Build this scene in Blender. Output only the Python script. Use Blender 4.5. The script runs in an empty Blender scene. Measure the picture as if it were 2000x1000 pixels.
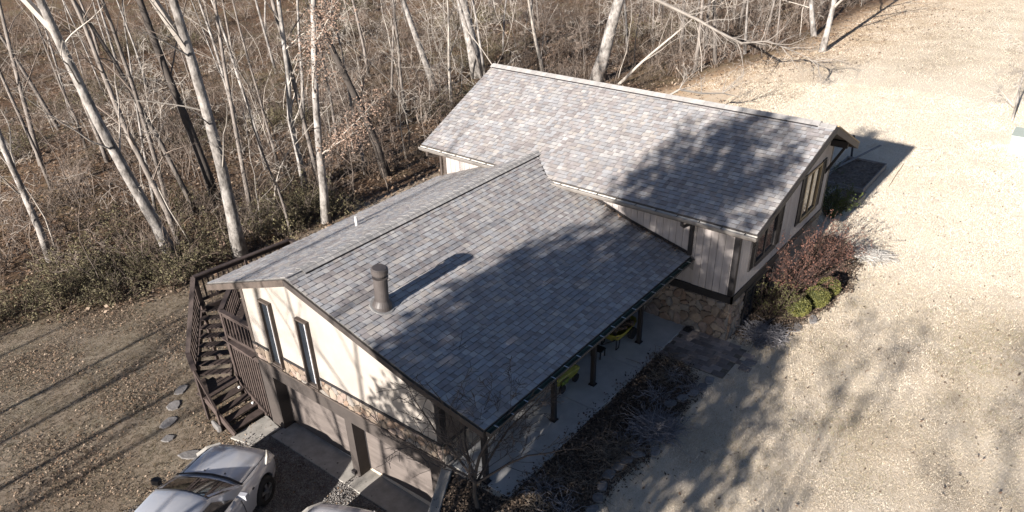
import bpy, bmesh, math, random
import numpy as np
from mathutils import Vector, Matrix
RNG = random.Random(7)
NR = np.random.default_rng(11)
scene = bpy.context.scene
col = scene.collection
# ------------------------------------------------------------------ camera
cam_data = bpy.data.cameras.new("camera"); cam = bpy.data.objects.new("camera", cam_data); col.objects.link(cam)
CAM = Vector((12.8339, -8.2257, 11.9834)); YAW, PIT, ROL = -0.6800, -0.5560, -0.0305
FPX, PPY = 1470.98, 593.98
fwd = Vector((math.sin(YAW)*math.cos(PIT), math.cos(YAW)*math.cos(PIT), math.sin(PIT)))
rt0 = Vector((math.cos(YAW), -math.sin(YAW), 0)); up0 = rt0.cross(fwd)
rt = rt0*math.cos(ROL) + up0*math.sin(ROL); up = -rt0*math.sin(ROL) + up0*math.cos(ROL)
M = Matrix((rt, up, -fwd)).transposed().to_4x4(); M.translation = CAM
cam.matrix_world = M
cam_data.sensor_fit = 'HORIZONTAL'; cam_data.sensor_width = 36.0
cam_data.lens = FPX/2000*36.0
cam_data.shift_y = (PPY-500)/2000
cam_data.clip_start = 0.1; cam_data.clip_end = 2000
scene.camera = cam
# ------------------------------------------------------------------ sky, sun, exposure
ELEV = math.radians(19.2); AZ = math.radians(-88.0)          # direction towards the sun
SUN = Vector((math.cos(ELEV)*math.cos(AZ), math.cos(ELEV)*math.sin(AZ), math.sin(ELEV)))
w = bpy.data.worlds.new("World"); scene.world = w; w.use_nodes = True
nt = w.node_tree; nt.nodes.clear()
sky = nt.nodes.new('ShaderNodeTexSky'); sky.sky_type = 'NISHITA'; sky.sun_disc = False
sky.sun_elevation = ELEV; sky.sun_rotation = math.atan2(SUN.x, SUN.y); sky.air_density = 0.5; sky.dust_density = 0.4
bg = nt.nodes.new('ShaderNodeBackground'); bg.inputs['Strength'].default_value = 0.05
wo = nt.nodes.new('ShaderNodeOutputWorld')
nt.links.new(sky.outputs[0], bg.inputs[0]); nt.links.new(bg.outputs[0], wo.inputs[0])
sd = bpy.data.lights.new("sun", 'SUN'); so = bpy.data.objects.new("sun", sd); col.objects.link(so)
sd.energy = 5.0; sd.angle = math.radians(0.53); sd.color = (1.0, 0.93, 0.86)
so.rotation_euler = (-SUN).to_track_quat('-Z', 'Y').to_euler(); so.location = (0, -40, 30)
scene.view_settings.view_transform = 'Standard'; scene.view_settings.look = 'None'
scene.view_settings.gamma = 1; scene.view_settings.exposure = 1.55
scene.view_settings.use_curve_mapping = False
scene.render.engine = 'CYCLES'
scene.cycles.use_denoising = True
scene.cycles.max_bounces = 3; scene.cycles.diffuse_bounces = 2; scene.cycles.glossy_bounces = 2
scene.cycles.transparent_max_bounces = 6; scene.cycles.caustics_reflective = False; scene.cycles.caustics_refractive = False

# ------------------------------------------------------------------ helpers
def project(p):
    v = Vector(p) - CAM; z = v.dot(fwd)
    if z < .1: return (-9999, -9999, z)
    return (1000 + FPX*v.dot(rt)/z, PPY - FPX*v.dot(up)/z, z)

MATS = {}
def mat(name, color, rough=.85, var=.0, scale=4.0, color2=None, bump=0.0, bscale=40.0, metal=0.0, spec=.3, stretch=None, detail=4, objvar=0.0, coat=0.0):
    if name in MATS: return MATS[name]
    m = bpy.data.materials.new(name); m.use_nodes = True; t = m.node_tree; N = t.nodes; L = t.links
    b = N['Principled BSDF']; b.inputs['Roughness'].default_value = rough; b.inputs['Metallic'].default_value = metal
    b.inputs['Specular IOR Level'].default_value = spec
    if coat: b.inputs['Coat Weight'].default_value = coat; b.inputs['Coat Roughness'].default_value = .06
    tc = N.new('ShaderNodeTexCoord'); src = tc.outputs['Object']
    if stretch:
        mp = N.new('ShaderNodeMapping'); mp.inputs['Scale'].default_value = stretch; L.new(src, mp.inputs[0]); src = mp.outputs[0]
    c1 = (*color, 1)
    if color2 is None: color2 = tuple(min(1, c*(1-var)) for c in color)
    out = None
    if var or color2 != color:
        n = N.new('ShaderNodeTexNoise'); n.inputs['Scale'].default_value = scale; n.inputs['Detail'].default_value = detail; n.inputs['Roughness'].default_value = .65
        L.new(src, n.inputs['Vector'])
        r = N.new('ShaderNodeValToRGB'); r.color_ramp.elements[0].position = .33; r.color_ramp.elements[1].position = .67
        r.color_ramp.elements[0].color = (*color2, 1); r.color_ramp.elements[1].color = c1
        L.new(n.outputs[0], r.inputs[0]); out = r.outputs[0]
    if objvar:
        oi = N.new('ShaderNodeObjectInfo'); mr = N.new('ShaderNodeMapRange'); mr.inputs['To Min'].default_value = 1-objvar; mr.inputs['To Max'].default_value = 1+objvar
        L.new(oi.outputs['Random'], mr.inputs[0])
        mx = N.new('ShaderNodeVectorMath'); mx.operation = 'SCALE'
        if out: L.new(out, mx.inputs[0])
        else: mx.inputs[0].default_value = color
        L.new(mr.outputs[0], mx.inputs['Scale']); out = mx.outputs[0]
    if out: L.new(out, b.inputs['Base Color'])
    else: b.inputs['Base Color'].default_value = c1
    if bump:
        n2 = N.new('ShaderNodeTexNoise'); n2.inputs['Scale'].default_value = bscale; n2.inputs['Detail'].default_value = 3
        L.new(src, n2.inputs['Vector'])
        bp = N.new('ShaderNodeBump'); bp.inputs['Strength'].default_value = bump; bp.inputs['Distance'].default_value = .02
        L.new(n2.outputs[0], bp.inputs['Height']); L.new(bp.outputs[0], b.inputs['Normal'])
    MATS[name] = m; return m

def wloc(o):
    v = Vector(o.location)
    while o.parent: o = o.parent; v += Vector(o.location)
    return v

class MB:
    """collects shapes; build() links them as ONE mesh object"""
    def __init__(s): s.v = []; s.f = []; s.mi = []; s.cur = 0
    def add(s, vs, fs):
        k = len(s.v); s.v += [tuple(p) for p in vs]
        for f in fs: s.f.append(tuple(i+k for i in f)); s.mi.append(s.cur)
    def box(s, a, b):
        x0, y0, z0 = a; x1, y1, z1 = b
        s.add([(x0,y0,z0),(x1,y0,z0),(x1,y1,z0),(x0,y1,z0),(x0,y0,z1),(x1,y0,z1),(x1,y1,z1),(x0,y1,z1)],
              [(0,3,2,1),(4,5,6,7),(0,1,5,4),(1,2,6,5),(2,3,7,6),(3,0,4,7)]); return s
    def beam(s, p, q, w, h, upv=(0,0,1)):
        """a bar from p to q, w wide (sideways) and h high"""
        p = Vector(p); q = Vector(q); d = (q-p).normalized(); upv = Vector(upv)
        sd_ = d.cross(upv)
        if sd_.length < 1e-4: sd_ = d.cross(Vector((1,0,0)))
        sd_.normalize(); u = sd_.cross(d).normalized()
        vs = [e + sd_*a*w/2 + u*b*h/2 for e in (p, q) for a, b in ((-1,-1),(1,-1),(1,1),(-1,1))]
        s.add(vs, [(0,1,2,3),(7,6,5,4),(0,4,5,1),(1,5,6,2),(2,6,7,3),(3,7,4,0)]); return s
    def prism(s, poly, off):
        n = len(poly); off = Vector(off)
        s.add([Vector(p) for p in poly] + [Vector(p)+off for p in poly],
              [tuple(range(n))[::-1], tuple(range(n, 2*n))] + [(i, (i+1)%n, (i+1)%n+n, i+n) for i in range(n)]); return s
    def tube(s, pts, rad, n=8, cap=True):
        pts = [Vector(p) for p in pts]; k = len(pts)
        if not hasattr(rad, '__len__'): rad = [rad]*k
        vs = []; a = None
        for i, p in enumerate(pts):
            d = (pts[min(i+1,k-1)]-pts[max(i-1,0)])
            if d.length < 1e-9: d = Vector((0,0,1))
            d.normalize()
            if a is None:
                a = d.orthogonal().normalized()
            else:
                a = (a - d*a.dot(d)); a = a.normalized() if a.length > 1e-6 else d.orthogonal().normalized()
            b = d.cross(a)
            for j in range(n):
                t = 2*math.pi*j/n; vs.append(p + (a*math.cos(t)+b*math.sin(t))*rad[i])
        fs = [(i*n+j, i*n+(j+1)%n, (i+1)*n+(j+1)%n, (i+1)*n+j) for i in range(k-1) for j in range(n)]
        if cap and n > 3: fs += [tuple(range(n))[::-1], tuple(range((k-1)*n, k*n))]
        s.add(vs, fs); return s
    def lathe(s, c, prof, n=16):
        """prof: (radius, z) list about a vertical axis through c"""
        c = Vector(c); vs = []
        for r, z in prof:
            for j in range(n): vs.append(c + Vector((r*math.cos(2*math.pi*j/n), r*math.sin(2*math.pi*j/n), z)))
        k = len(prof); fs = [(i*n+j, i*n+(j+1)%n, (i+1)*n+(j+1)%n, (i+1)*n+j) for i in range(k-1) for j in range(n)]
        fs += [tuple(range(n))[::-1], tuple(range((k-1)*n, k*n))]; s.add(vs, fs); return s
    def mesh(s, name, mats, origin=(0,0,0)):
        me = bpy.data.meshes.new(name); o = np.array(origin, float)
        me.from_pydata((np.array(s.v, float)-o).tolist() if s.v else [], [], s.f)
        for m in (mats if isinstance(mats, (list, tuple)) else [mats]): me.materials.append(m)
        if any(s.mi): me.polygons.foreach_set('material_index', s.mi)
        me.update(); return me
    def build(s, name, mats, parent=None, smooth=False, bevel=0.0, fixn=False):
        og = wloc(parent) if parent else Vector((0,0,0))
        me = s.mesh(name, mats, og)
        if bevel or fixn:
            bm = bmesh.new(); bm.from_mesh(me)
            bmesh.ops.recalc_face_normals(bm, faces=bm.faces)
            if bevel: bmesh.ops.bevel(bm, geom=list(bm.edges), offset=bevel, segments=1, affect='EDGES', clamp_overlap=True)
            bm.to_mesh(me); bm.free()
        if smooth: me.polygons.foreach_set('use_smooth', [True]*len(me.polygons))
        o = bpy.data.objects.new(name, me); col.objects.link(o)
        if parent: o.parent = parent
        return o
def tag(o, label=None, cat=None, group=None, kind=None):
    if label: o['label'] = label
    if cat: o['category'] = cat
    if group: o['group'] = group
    if kind: o['kind'] = kind
    return o
def empty(name, loc, label=None, cat=None, group=None, rz=0):
    o = bpy.data.objects.new(name, None); col.objects.link(o); o.location = loc; o.rotation_euler = (0,0,rz)
    o.empty_display_size = .2
    return tag(o, label, cat, group)
def copy_tree(o, parent=None):
    c = o.copy(); col.objects.link(c); c.parent = parent
    for ch in list(o.children): copy_tree(ch, c)
    return c
def place(name, me, parent, matrix=None, loc=None):
    o = bpy.data.objects.new(name, me); col.objects.link(o)
    if parent: o.parent = parent
    if matrix is not None: o.matrix_local = matrix
    elif loc is not None: o.location = loc
    return o
def smst(a, b, t):
    t = np.clip((np.asarray(t, float)-a)/(b-a), 0, 1); return t*t*(3-2*t)

# ------------------------------------------------------------------ terrain
RWA, RWD = Vector((3.72, .42)), Vector((0.5, -0.866))     # line of the retaining wall (start, direction)
RWN = Vector((0.866, 0.5))                                # towards the high side
def zter(x, y):
    x = np.asarray(x, float); y = np.asarray(y, float)
    zl = -2.1 - 1.2*smst(0, 14, -7-x) - 1.6*smst(10, 50, -7-x)
    wd = np.maximum(0, y-14); t = smst(0, 1, (x-(-3.0-wd*.5))/((3.6+wd*.05)-(-3.0-wd*.5)))
    zb = zl*(1-t)
    s = (x-RWA.x)*RWN.x + (y-RWA.y)*RWN.y
    zf = zl*(1-smst(0.04, .2, s))
    z = np.where((y > .8) | ((y > .42) & (x > 3.6)), zb, zf)
    far = smst(9, 30, -7-x)
    z = z + far*(.35*np.sin(x*.23+y*.31) + .3*np.sin(x*.11-y*.19+1.3)) + .015*np.sin(x*1.7+1)*np.sin(y*1.9)*smst(6, 9, x)
    return z
def zt1(x, y): return float(zter(x, y))
_ey = [-60,-8,-1.8,.8,3,9,18.7,28,35,41,47,58,70,100,300]; _ex = [-24,-19,-16.9,-15,-13.4,-13.2,-12.5,-10.5,-9.2,-6.4,-4.4,-4.6,-2,4,30]
def edge_x(y): return np.interp(y, _ey, _ex)

def axis(dense, lo, hi, far):
    a = [lo]; st = dense
    c = np.arange(lo, hi+1e-6, dense).tolist(); stp = dense; v = hi
    while v < far[1]: stp *= 1.18; v += stp; c.append(v)
    stp = dense; v = lo; pre = []
    while v > far[0]: stp *= 1.18; v -= stp; pre.append(v)
    return np.array(pre[::-1]+c)
# ------------------------------------------------------------------ ground sheet
MULCH = [(5.5,.2),(6.9,.4),(7.0,2.3),(7.15,3.3),(6.95,4.2),(7.1,5.5),(6.9,6.4),(6.3,7.0),(5.5,7.05)]
SIDEBED = [(6.66,9.2),(7.6,9.0),(7.95,10.6),(8.3,11.8),(8.5,13.4),(8.2,15.2),(7.4,16.6),(6.66,16.6)]
def in_poly(poly, x, y):
    x = np.asarray(x); y = np.asarray(y); r = np.zeros(x.shape, bool); n = len(poly)
    for i in range(n):
        x0, y0 = poly[i]; x1, y1 = poly[(i+1)%n]
        c = ((y0 > y) != (y1 > y)); xx = (x1-x0)*(y-y0)/((y1-y0) if y1 != y0 else 1e-9)+x0
        r ^= c & (x < xx)
    return r
def ground():
    X = axis(.16, -12, 14, (-420, 300)); Y = axis(.16, -7, 18, (-260, 420))
    xx, yy = np.meshgrid(X, Y); zz = zter(xx, yy)
    me = bpy.data.meshes.new('ground'); nx, ny = len(X), len(Y)
    v = np.stack([xx, yy, zz], -1).reshape(-1, 3)
    i = np.arange(nx*ny).reshape(ny, nx)
    f = np.stack([i[:-1,:-1], i[:-1,1:], i[1:,1:], i[1:,:-1]], -1).reshape(-1, 4)
    me.vertices.add(len(v)); me.vertices.foreach_set('co', v.ravel())
    me.loops.add(f.size); me.loops.foreach_set('vertex_index', f.ravel())
    me.polygons.add(len(f)); me.polygons.foreach_set('loop_start', np.arange(0, f.size, 4)); me.polygons.foreach_set('loop_total', np.full(len(f), 4))
    me.update(calc_edges=True); me.polygons.foreach_set('use_smooth', [True]*len(f))
    x, y = xx.ravel(), yy.ravel()
    forest = smst(-1.2, 1.0, edge_x(y)-x)
    rubble = ((x < 3.9) & (y < .5)) * smst(-3.2, -2.4, x - .05*np.sin(y*5)) * (x > -3.4)
    s = (x-RWA.x)*RWN.x + (y-RWA.y)*RWN.y
    rubble = rubble*(s < .15)
    mulch = np.maximum(in_poly(MULCH, x, y), in_poly(SIDEBED, x, y)).astype(float)
    mulch = np.maximum(mulch, ((s > .05) & (x < 5.6) & (y < .45) & (y > -4)).astype(float))
    litter = np.where(x < -2.9, .75, .0)*(y < 12)
    edge = np.clip(1.15-(x-edge_x(y))/8, 0, 1)*(y > 18)
    for nm, a in (('forest', forest), ('gravel', rubble), ('mulch', mulch), ('litter', np.clip(litter, 0, 1)), ('edge', edge), ('pale', smst(11.5, 17, y+.5*np.sin(x*.9)-.25*(x-9))*(1-smst(37, 41, y+1.2*np.sin(x*.5)))*(x > 0))):
        at = me.attributes.new(nm, 'FLOAT', 'POINT'); at.data.foreach_set('value', a.astype(np.float32))
    o = bpy.data.objects.new('ground', me); col.objects.link(o)
    tag(o, 'wide ground of pale dry lawn, leaf litter and woodland floor', kind='structure')
    m = bpy.data.materials.new('ground_cover'); m.use_nodes = True; t = m.node_tree; N = t.nodes; L = t.links; b = N['Principled BSDF']
    b.inputs['Roughness'].default_value = .95; b.inputs['Specular IOR Level'].default_value = .1
    tc = N.new('ShaderNodeTexCoord')
    def noise(s, d=5, r=.6, vec=None):
        n = N.new('ShaderNodeTexNoise'); n.inputs['Scale'].default_value = s; n.inputs['Detail'].default_value = d; n.inputs['Roughness'].default_value = r
        L.new(vec or tc.outputs['Object'], n.inputs['Vector']); return n.outputs[0]
    def ramp(src, stops):
        r = N.new('ShaderNodeValToRGB'); e = r.color_ramp.elements
        e[0].position, e[0].color = stops[0][0], (*stops[0][1], 1); e[1].position, e[1].color = stops[-1][0], (*stops[-1][1], 1)
        for p, c in stops[1:-1]: k = e.new(p); k.color = (*c, 1)
        L.new(src, r.inputs[0]); return r.outputs[0]
    def mix(f, a, b_):
        x = N.new('ShaderNodeMix'); x.data_type = 'RGBA'; L.new(f, x.inputs[0]); L.new(a, x.inputs[6]); L.new(b_, x.inputs[7]); return x.outputs[2]
    def attr(nm):
        a = N.new('ShaderNodeAttribute'); a.attribute_name = nm; return a.outputs['Fac']
    def math_(op, a, b_):
        x = N.new('ShaderNodeMath'); x.operation = op; x.use_clamp = True
        for i, q in enumerate((a, b_)):
            if isinstance(q, (int, float)): x.inputs[i].default_value = q
            else: L.new(q, x.inputs[i])
        return x.outputs[0]
    mp = N.new('ShaderNodeMapping'); mp.inputs['Scale'].default_value = (1, .45, 1); mp.inputs['Rotation'].default_value = (0, 0, .5); L.new(tc.outputs['Object'], mp.inputs[0])
    straw = ramp(noise(26, 6, .75, mp.outputs[0]), [(.30, (.36,.295,.225)), (.46, (.50,.43,.34)), (.68, (.62,.545,.445))])
    patch = ramp(noise(.35, 4, .6), [(.35, (.32,.262,.19)), (.5, (.52,.445,.345)), (.65, (.63,.56,.455))])
    lawn = mix(math_('MULTIPLY', 1.0, .55), straw, patch)
    greenmask = math_('MULTIPLY', math_('SUBTRACT', math_('MULTIPLY', noise(.45, 5, .7), 5.0), 2.85), .6)
    green = ramp(noise(30, 3), [(.3, (.13,.15,.06)), (.7, (.30,.30,.16))])
    lawn = mix(greenmask, lawn, green)
    lawn = mix(math_('MULTIPLY', attr('pale'), .85), lawn, ramp(noise(22, 6, .75, mp.outputs[0]), [(.3, (.50,.43,.34)), (.5, (.65,.58,.475)), (.7, (.73,.665,.56))]))
    lit_col = ramp(noise(20, 6, .8), [(.32, (.032,.024,.017)), (.45, (.075,.056,.04)), (.56, (.135,.098,.07)), (.72, (.23,.17,.125))])
    yard = mix(ramp(noise(1.1, 4, .7), [(.42, (0,0,0)), (.62, (1,1,1))]), lit_col, ramp(noise(18, 5, .7), [(.3, (.042,.035,.023)), (.55, (.098,.079,.052)), (.75, (.19,.15,.105))]))
    lm = math_('ADD', attr('litter'), math_('SUBTRACT', math_('MULTIPLY', noise(3, 5, .7), .8), .4))
    lm2 = math_('MULTIPLY', lm, math_('ADD', attr('litter'), attr('litter')))
    c = mix(math_('MULTIPLY', attr('edge'), ramp(noise(1.3, 6, .75), [(.35, (.25,.25,.25)), (.6, (1,1,1))])), lawn, ramp(noise(16, 6, .8), [(.32, (.22,.13,.07)), (.5, (.42,.28,.165)), (.7, (.60,.45,.30))]))
    c = mix(lm2, c, yard)
    floor = ramp(noise(3.2, 8, .8), [(.3, (.028,.02,.014)), (.45, (.08,.052,.034)), (.57, (.16,.098,.06)), (.72, (.26,.165,.105))])
    fgreen = ramp(noise(9, 5, .7), [(.3, (.05,.042,.024)), (.5, (.13,.108,.062)), (.7, (.24,.19,.12))])
    fl = mix(ramp(noise(.28, 4, .65), [(.47, (0,0,0)), (.64, (.6,.6,.6))]), floor, fgreen)
    fm = math_('ADD', attr('forest'), math_('MULTIPLY', attr('forest'), math_('SUBTRACT', noise(2.2, 4), .5)))
    c = mix(fm, c, fl)
    vo = N.new('ShaderNodeTexVoronoi'); vo.inputs['Scale'].default_value = 34; L.new(tc.outputs['Object'], vo.inputs['Vector'])
    grav = ramp(vo.outputs['Color'], [(.1, (.13,.118,.11)), (.5, (.29,.268,.25)), (.9, (.48,.455,.42))])
    grav = mix(ramp(noise(1.6, 5, .7), [(.45, (0,0,0)), (.75, (.8,.8,.8))]), grav, lit_col)
    gm = ramp(math_('ADD', attr('gravel'), math_('MULTIPLY', math_('SUBTRACT', noise(5, 5, .7), .5), .7)), [(.42, (0,0,0)), (.58, (1,1,1))])
    c = mix(gm, c, grav)
    mul = ramp(noise(22, 7, .85), [(.33, (.03,.023,.019)), (.5, (.105,.082,.067)), (.62, (.19,.155,.13)), (.75, (.31,.265,.22))])
    mm = ramp(math_('ADD', attr('mulch'), math_('MULTIPLY', math_('SUBTRACT', noise(6, 5, .7), .5), .6)), [(.42, (0,0,0)), (.55, (1,1,1))])
    c = mix(mm, c, mul); L.new(c, b.inputs['Base Color'])
    bp = N.new('ShaderNodeBump'); bp.inputs['Strength'].default_value = .5; bp.inputs['Distance'].default_value = .03
    hh = math_('ADD', noise(24, 6, .8, mp.outputs[0]), math_('MULTIPLY', vo.outputs['Distance'], .4)); L.new(hh, bp.inputs['Height']); L.new(bp.outputs[0], b.inputs['Normal'])
    me.materials.append(m); return o
GROUND = ground()

# paved pieces of the setting
M_CONC = mat('weathered_concrete', (.34,.32,.29), .9, scale=3, color2=(.22,.21,.19), bump=.25, bscale=60, detail=8)
M_CONC2 = mat('patio_concrete', (.45,.445,.43), .88, scale=1.6, color2=(.33,.325,.31), bump=.15, bscale=70, detail=8)
patio = empty('patio', (4.6, 4.5, 0)); tag(patio, 'long pale concrete patio under the porch eave', kind='structure')
ys = [.55, 2.05, 4.05, 6.15, 8.7]
for i in range(4):
    MB().box((3.84, ys[i]+.008, -.25), (5.48, ys[i+1]-.008, .035)).build('slab', M_CONC2, patio, bevel=.008)
apron = empty('garage_apron', (0, 0, -2.1)); tag(apron, 'worn concrete apron strip along the two garage doors', kind='structure')
for a, b_ in ((-2.55, .5), (.62, 3.7)):
    MB().box((a, -.06, -2.3), (b_, .72, -2.045)).build('apron_slab', M_CONC, apron, bevel=.012)
tag(MB().prism([(-3.42,-.8,-2.3),(-2.66,-.62,-2.3),(-2.62,.3,-2.3),(-3.42,.42,-2.3)], (0,0,.245)).build('landing_slab', M_CONC, None, bevel=.012), 'concrete slab at the foot of the stairs', kind='structure')
# retaining wall beside the drive
rw = MB(); a = RWA.to_3d(); d3 = RWD.to_3d(); n3 = RWN.to_3d()
rw.prism([a-n3*.02+Vector((0,0,-2.4)), a+n3*.22+Vector((0,0,-2.4)), a+n3*.22+d3*5+Vector((0,0,-2.4)), a-n3*.02+d3*5+Vector((0,0,-2.4))], (0,0,2.46))
tag(rw.build('retaining_wall', M_CONC, None, bevel=.015), 'concrete retaining wall slanting out from the garage corner', 'wall')
# paver walk between patio and lawn
M_PAV = mat('paver', (.23,.195,.175), .9, scale=9, color2=(.17,.145,.13), bump=.3, bscale=50, objvar=.35)
walk = empty('paver_walk', (6.4, 7.8, 0)); tag(walk, 'walk of brown rectangular pavers below the stone wall', kind='structure')
MB().box((5.5, 7.05, -.2), (7.35, 8.6, .006)).build('sand_bed', mat('sand_bed', (.16,.14,.11), .95, .4, 12), walk)
pv = MB().box((-.15,-.095,-.05), (.15,.095,.03)).mesh('paver', M_PAV)
for r in range(8):
    for k in range(7):
        x = 5.62+k*.31+(.155 if r % 2 else 0); y = 7.17+r*.2
        if x > 7.35-.1*r*.3 and RNG.random() < .6: continue
        place('paver', pv, walk, Matrix.Translation((x-6.4+RNG.uniform(-.008,.008), y-7.8, RNG.uniform(-.012,.006))) @ Matrix.Rotation(RNG.uniform(-.04,.04), 4, 'Z'))
# edging stones round the bed, stepping stones
M_FLAG = mat('flagstone', (.20,.19,.185), .9, scale=5, color2=(.12,.113,.108), bump=.5, bscale=22, objvar=.22)
def flag(name, x, y, w_, l_, rz, label, cat, group=None, th=.07, seed=0, lift=.035):
    R_ = random.Random(seed); n = 8; pts = []
    for i in range(n):
        t = 2*math.pi*i/n+.3; q = 1/max(abs(math.cos(t)), abs(math.sin(t)))**.75; q *= R_.uniform(.78, 1.12)
        px, py = math.cos(t)*q*w_/2, math.sin(t)*q*l_/2
        pts.append((px*math.cos(rz)-py*math.sin(rz), px*math.sin(rz)+py*math.cos(rz)))
    z = zt1(x, y); mb = MB(); m_ = len(pts)
    vs = [(x+p[0], y+p[1], z+lift-th) for p in pts]+[(x+p[0], y+p[1], z+lift-.012) for p in pts]+[(x+p[0]*.9, y+p[1]*.9, z+lift+R_.uniform(-.005,.005)) for p in pts]
    fs = [(i,(i+1)%m_,(i+1)%m_+m_,i+m_) for i in range(m_)]+[(i+m_,(i+1)%m_+m_,(i+1)%m_+2*m_,i+2*m_) for i in range(m_)]+[tuple(range(2*m_,3*m_))]
    mb.add(vs, fs); return tag(mb.build(name, M_FLAG), label, cat, group)
edg = [(7.06,.55),(7.10,.92),(7.10,1.3),(7.02,1.66),(6.9,2.02),(6.84,2.38),(6.86,2.72),(6.93,3.02),(7.02,3.3),(7.3,3.62),(6.78,5.35),(6.9,5.72),(7.02,6.06),(7.1,6.4),(7.12,6.75)]
for i, (x, y) in enumerate(edg):
    j = min(i, len(edg)-2); dx, dy = edg[j+1][0]-edg[j][0], edg[j+1][1]-edg[j][1]
    flag('edging_stone', x, y, .24, .33, math.atan2(dy, dx)-math.pi/2, 'flat grey edging stone in the curved border of the dark planting bed', 'stone', 'edging stones round the patio bed', seed=i, lift=.065)
flag('paving_stone', 7.62, 8.05, .38, .24, .5, 'single flat brownish stone lying alone in the lawn beyond the paver walk', 'stone', seed=41)
for i, (x, y) in enumerate(((7.5,9.05),(7.82,9.75),(8.02,10.45),(8.25,11.1))):
    flag('edging_stone', x, y, .26, .5, .25, 'low flat edging stone between side bed shrubs and lawn', 'stone', 'edging stones of the side bed', seed=60+i)
for i, (x, y, w_, l_, rz, lb) in enumerate(((-6.55,-.4,.34,.5,.35,'stepping stone nearest the woods, left of the stairs'),(-6.05,-.95,.38,.5,.6,'middle of the three pale stepping stones left of the stairs'),(-5.45,-1.45,.36,.55,.2,'pale stepping stone nearest the silver car, in leaf litter'),(-4.85,-1.85,.35,.35,.1,'small whitish broken stone in the leaves near the silver car'),(-3.75,-1.85,.6,.4,.5,'brownish flat slab of rock beside the silver car hood'))):
    flag('stepping_stone', x, y, w_, l_, rz, lb, 'stone', seed=80+i, lift=.035)
# ------------------------------------------------------------------ house
ZR1, Z2E, ZR2 = 3.933, 3.589, 5.266
YE, YR, YB, YW = 8.264, 12.192, 16.10, 8.71
XW, XWL = 6.663, -3.55           # side walls of the main block
YG = .35                         # front gable wall plane
XL, XR = -3.907, 5.396
def zfr(x):                      # front roof, right slope (bends over the porch)
    return ZR1-.343*x if x <= 3.5 else ZR1-.343*3.5-.2546*(x-3.5)
def zfl(x): return ZR1+.3995*x
def zmain(y): return Z2E+.427*(y-YE) if y <= YR else ZR2-.427*(y-YR)
house = empty('house', (0, 6, 0), 'split-level house with grey shingle roofs, cream gable and stone base', 'house')

M_BROWN = mat('brown_trim', (.085,.068,.058), .7, .35, 6, bump=.1)
M_DARK = mat('dark_trim', (.022,.020,.021), .6, .3, 8)
M_CREAM = mat('cream_stucco', (.30,.274,.247), .92, scale=1.2, color2=(.26,.234,.206), bump=.25, bscale=120, detail=6)
M_GAR = mat('garage_brown_stucco', (.055,.046,.041), .85, scale=1.5, color2=(.038,.032,.029), bump=.2, bscale=90)
M_DOOR = mat('garage_door_wood', (.135,.115,.104), .75, scale=2.0, color2=(.085,.072,.065), bump=.15, bscale=30, stretch=(.4,1,4), detail=8)
M_SID = mat('pale_siding', (.37,.335,.315), .85, scale=3, color2=(.30,.27,.255), bump=.2, bscale=30, stretch=(5,5,.5), objvar=.06)
M_GLASS = mat('window_glass', (.02,.024,.03), .06, spec=.8)
M_CURT = mat('white_curtain', (.55,.57,.6), .8, .2, 20)
M_TAN = mat('tan_casing', (.34,.25,.14), .7, .3, 8)
M_GUTW = mat('white_gutter_metal', (.52,.50,.46), .45, .2, 6, spec=.5)
M_GUTD = mat('bronze_gutter_metal', (.06,.055,.052), .45, .3, 6, spec=.5)
M_GUTI = mat('gutter_inside_green', (.10,.14,.115), .5, .4, 5, spec=.5)
M_HANG = mat('gutter_hanger_metal', (.55,.57,.58), .35, spec=.6, metal=.6)
M_MORT = mat('mortar', (.25,.225,.195), .95, .3, 20, bump=.4)
M_STONE = [mat('fieldstone_%s' % n, tuple(q*.85 for q in c), .9, scale=6, color2=tuple(q*.6 for q in c), bump=.9, bscale=20) for n, c in (('tan',(.27,.215,.165)),('buff',(.31,.255,.205)),('rust',(.245,.175,.13)),('grey',(.25,.225,.20)),('rose',(.275,.215,.18)),('brown',(.205,.16,.125)))]
TONES = [('slate',(.165,.168,.178)),('grey',(.215,.210,.210)),('pale',(.29,.28,.268)),('tan',(.255,.23,.205)),('taupe',(.195,.172,.16)),('brown',(.14,.12,.115)),('mauve',(.19,.172,.17)),('bluegrey',(.22,.226,.236))]
M_SH = []
for n, c in TONES:
    mn = (.206,.198,.196); c = tuple((m_+(q-m_)*.60)*1.62 for q, m_ in zip(c, mn))
    M_SH.append(mat('shingle_'+n, c, .93, scale=3.0, detail=10, color2=tuple(q*.74 for q in c), bump=.35, bscale=260, objvar=.06))
M_CAP = mat('ridge_cap_shingle', (.36,.345,.33), .93, scale=5, color2=(.27,.26,.25), bump=.3, bscale=200, objvar=.12)

# ---- solid walls behind claddings
def wallpoly(name, poly, off, m, bevel=0): return MB().prism(poly, off).build(name, m, house, fixn=True)
gx0, gx1 = -3.0, 3.82
wallpoly('gable_wall', [(gx0,YG,.74),(gx1,YG,.74),(gx1,YG,zfr(gx1)-.12),(3.5,YG,zfr(3.5)-.12),(0,YG,ZR1-.12),(gx0,YG,zfl(gx0)-.12)], (0,.2,0), M_CREAM)
MB().box((gx0,YG+.05,.2),(gx1-.002,YG+.2,.738)).build('stone_backing', M_MORT, house)
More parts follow.
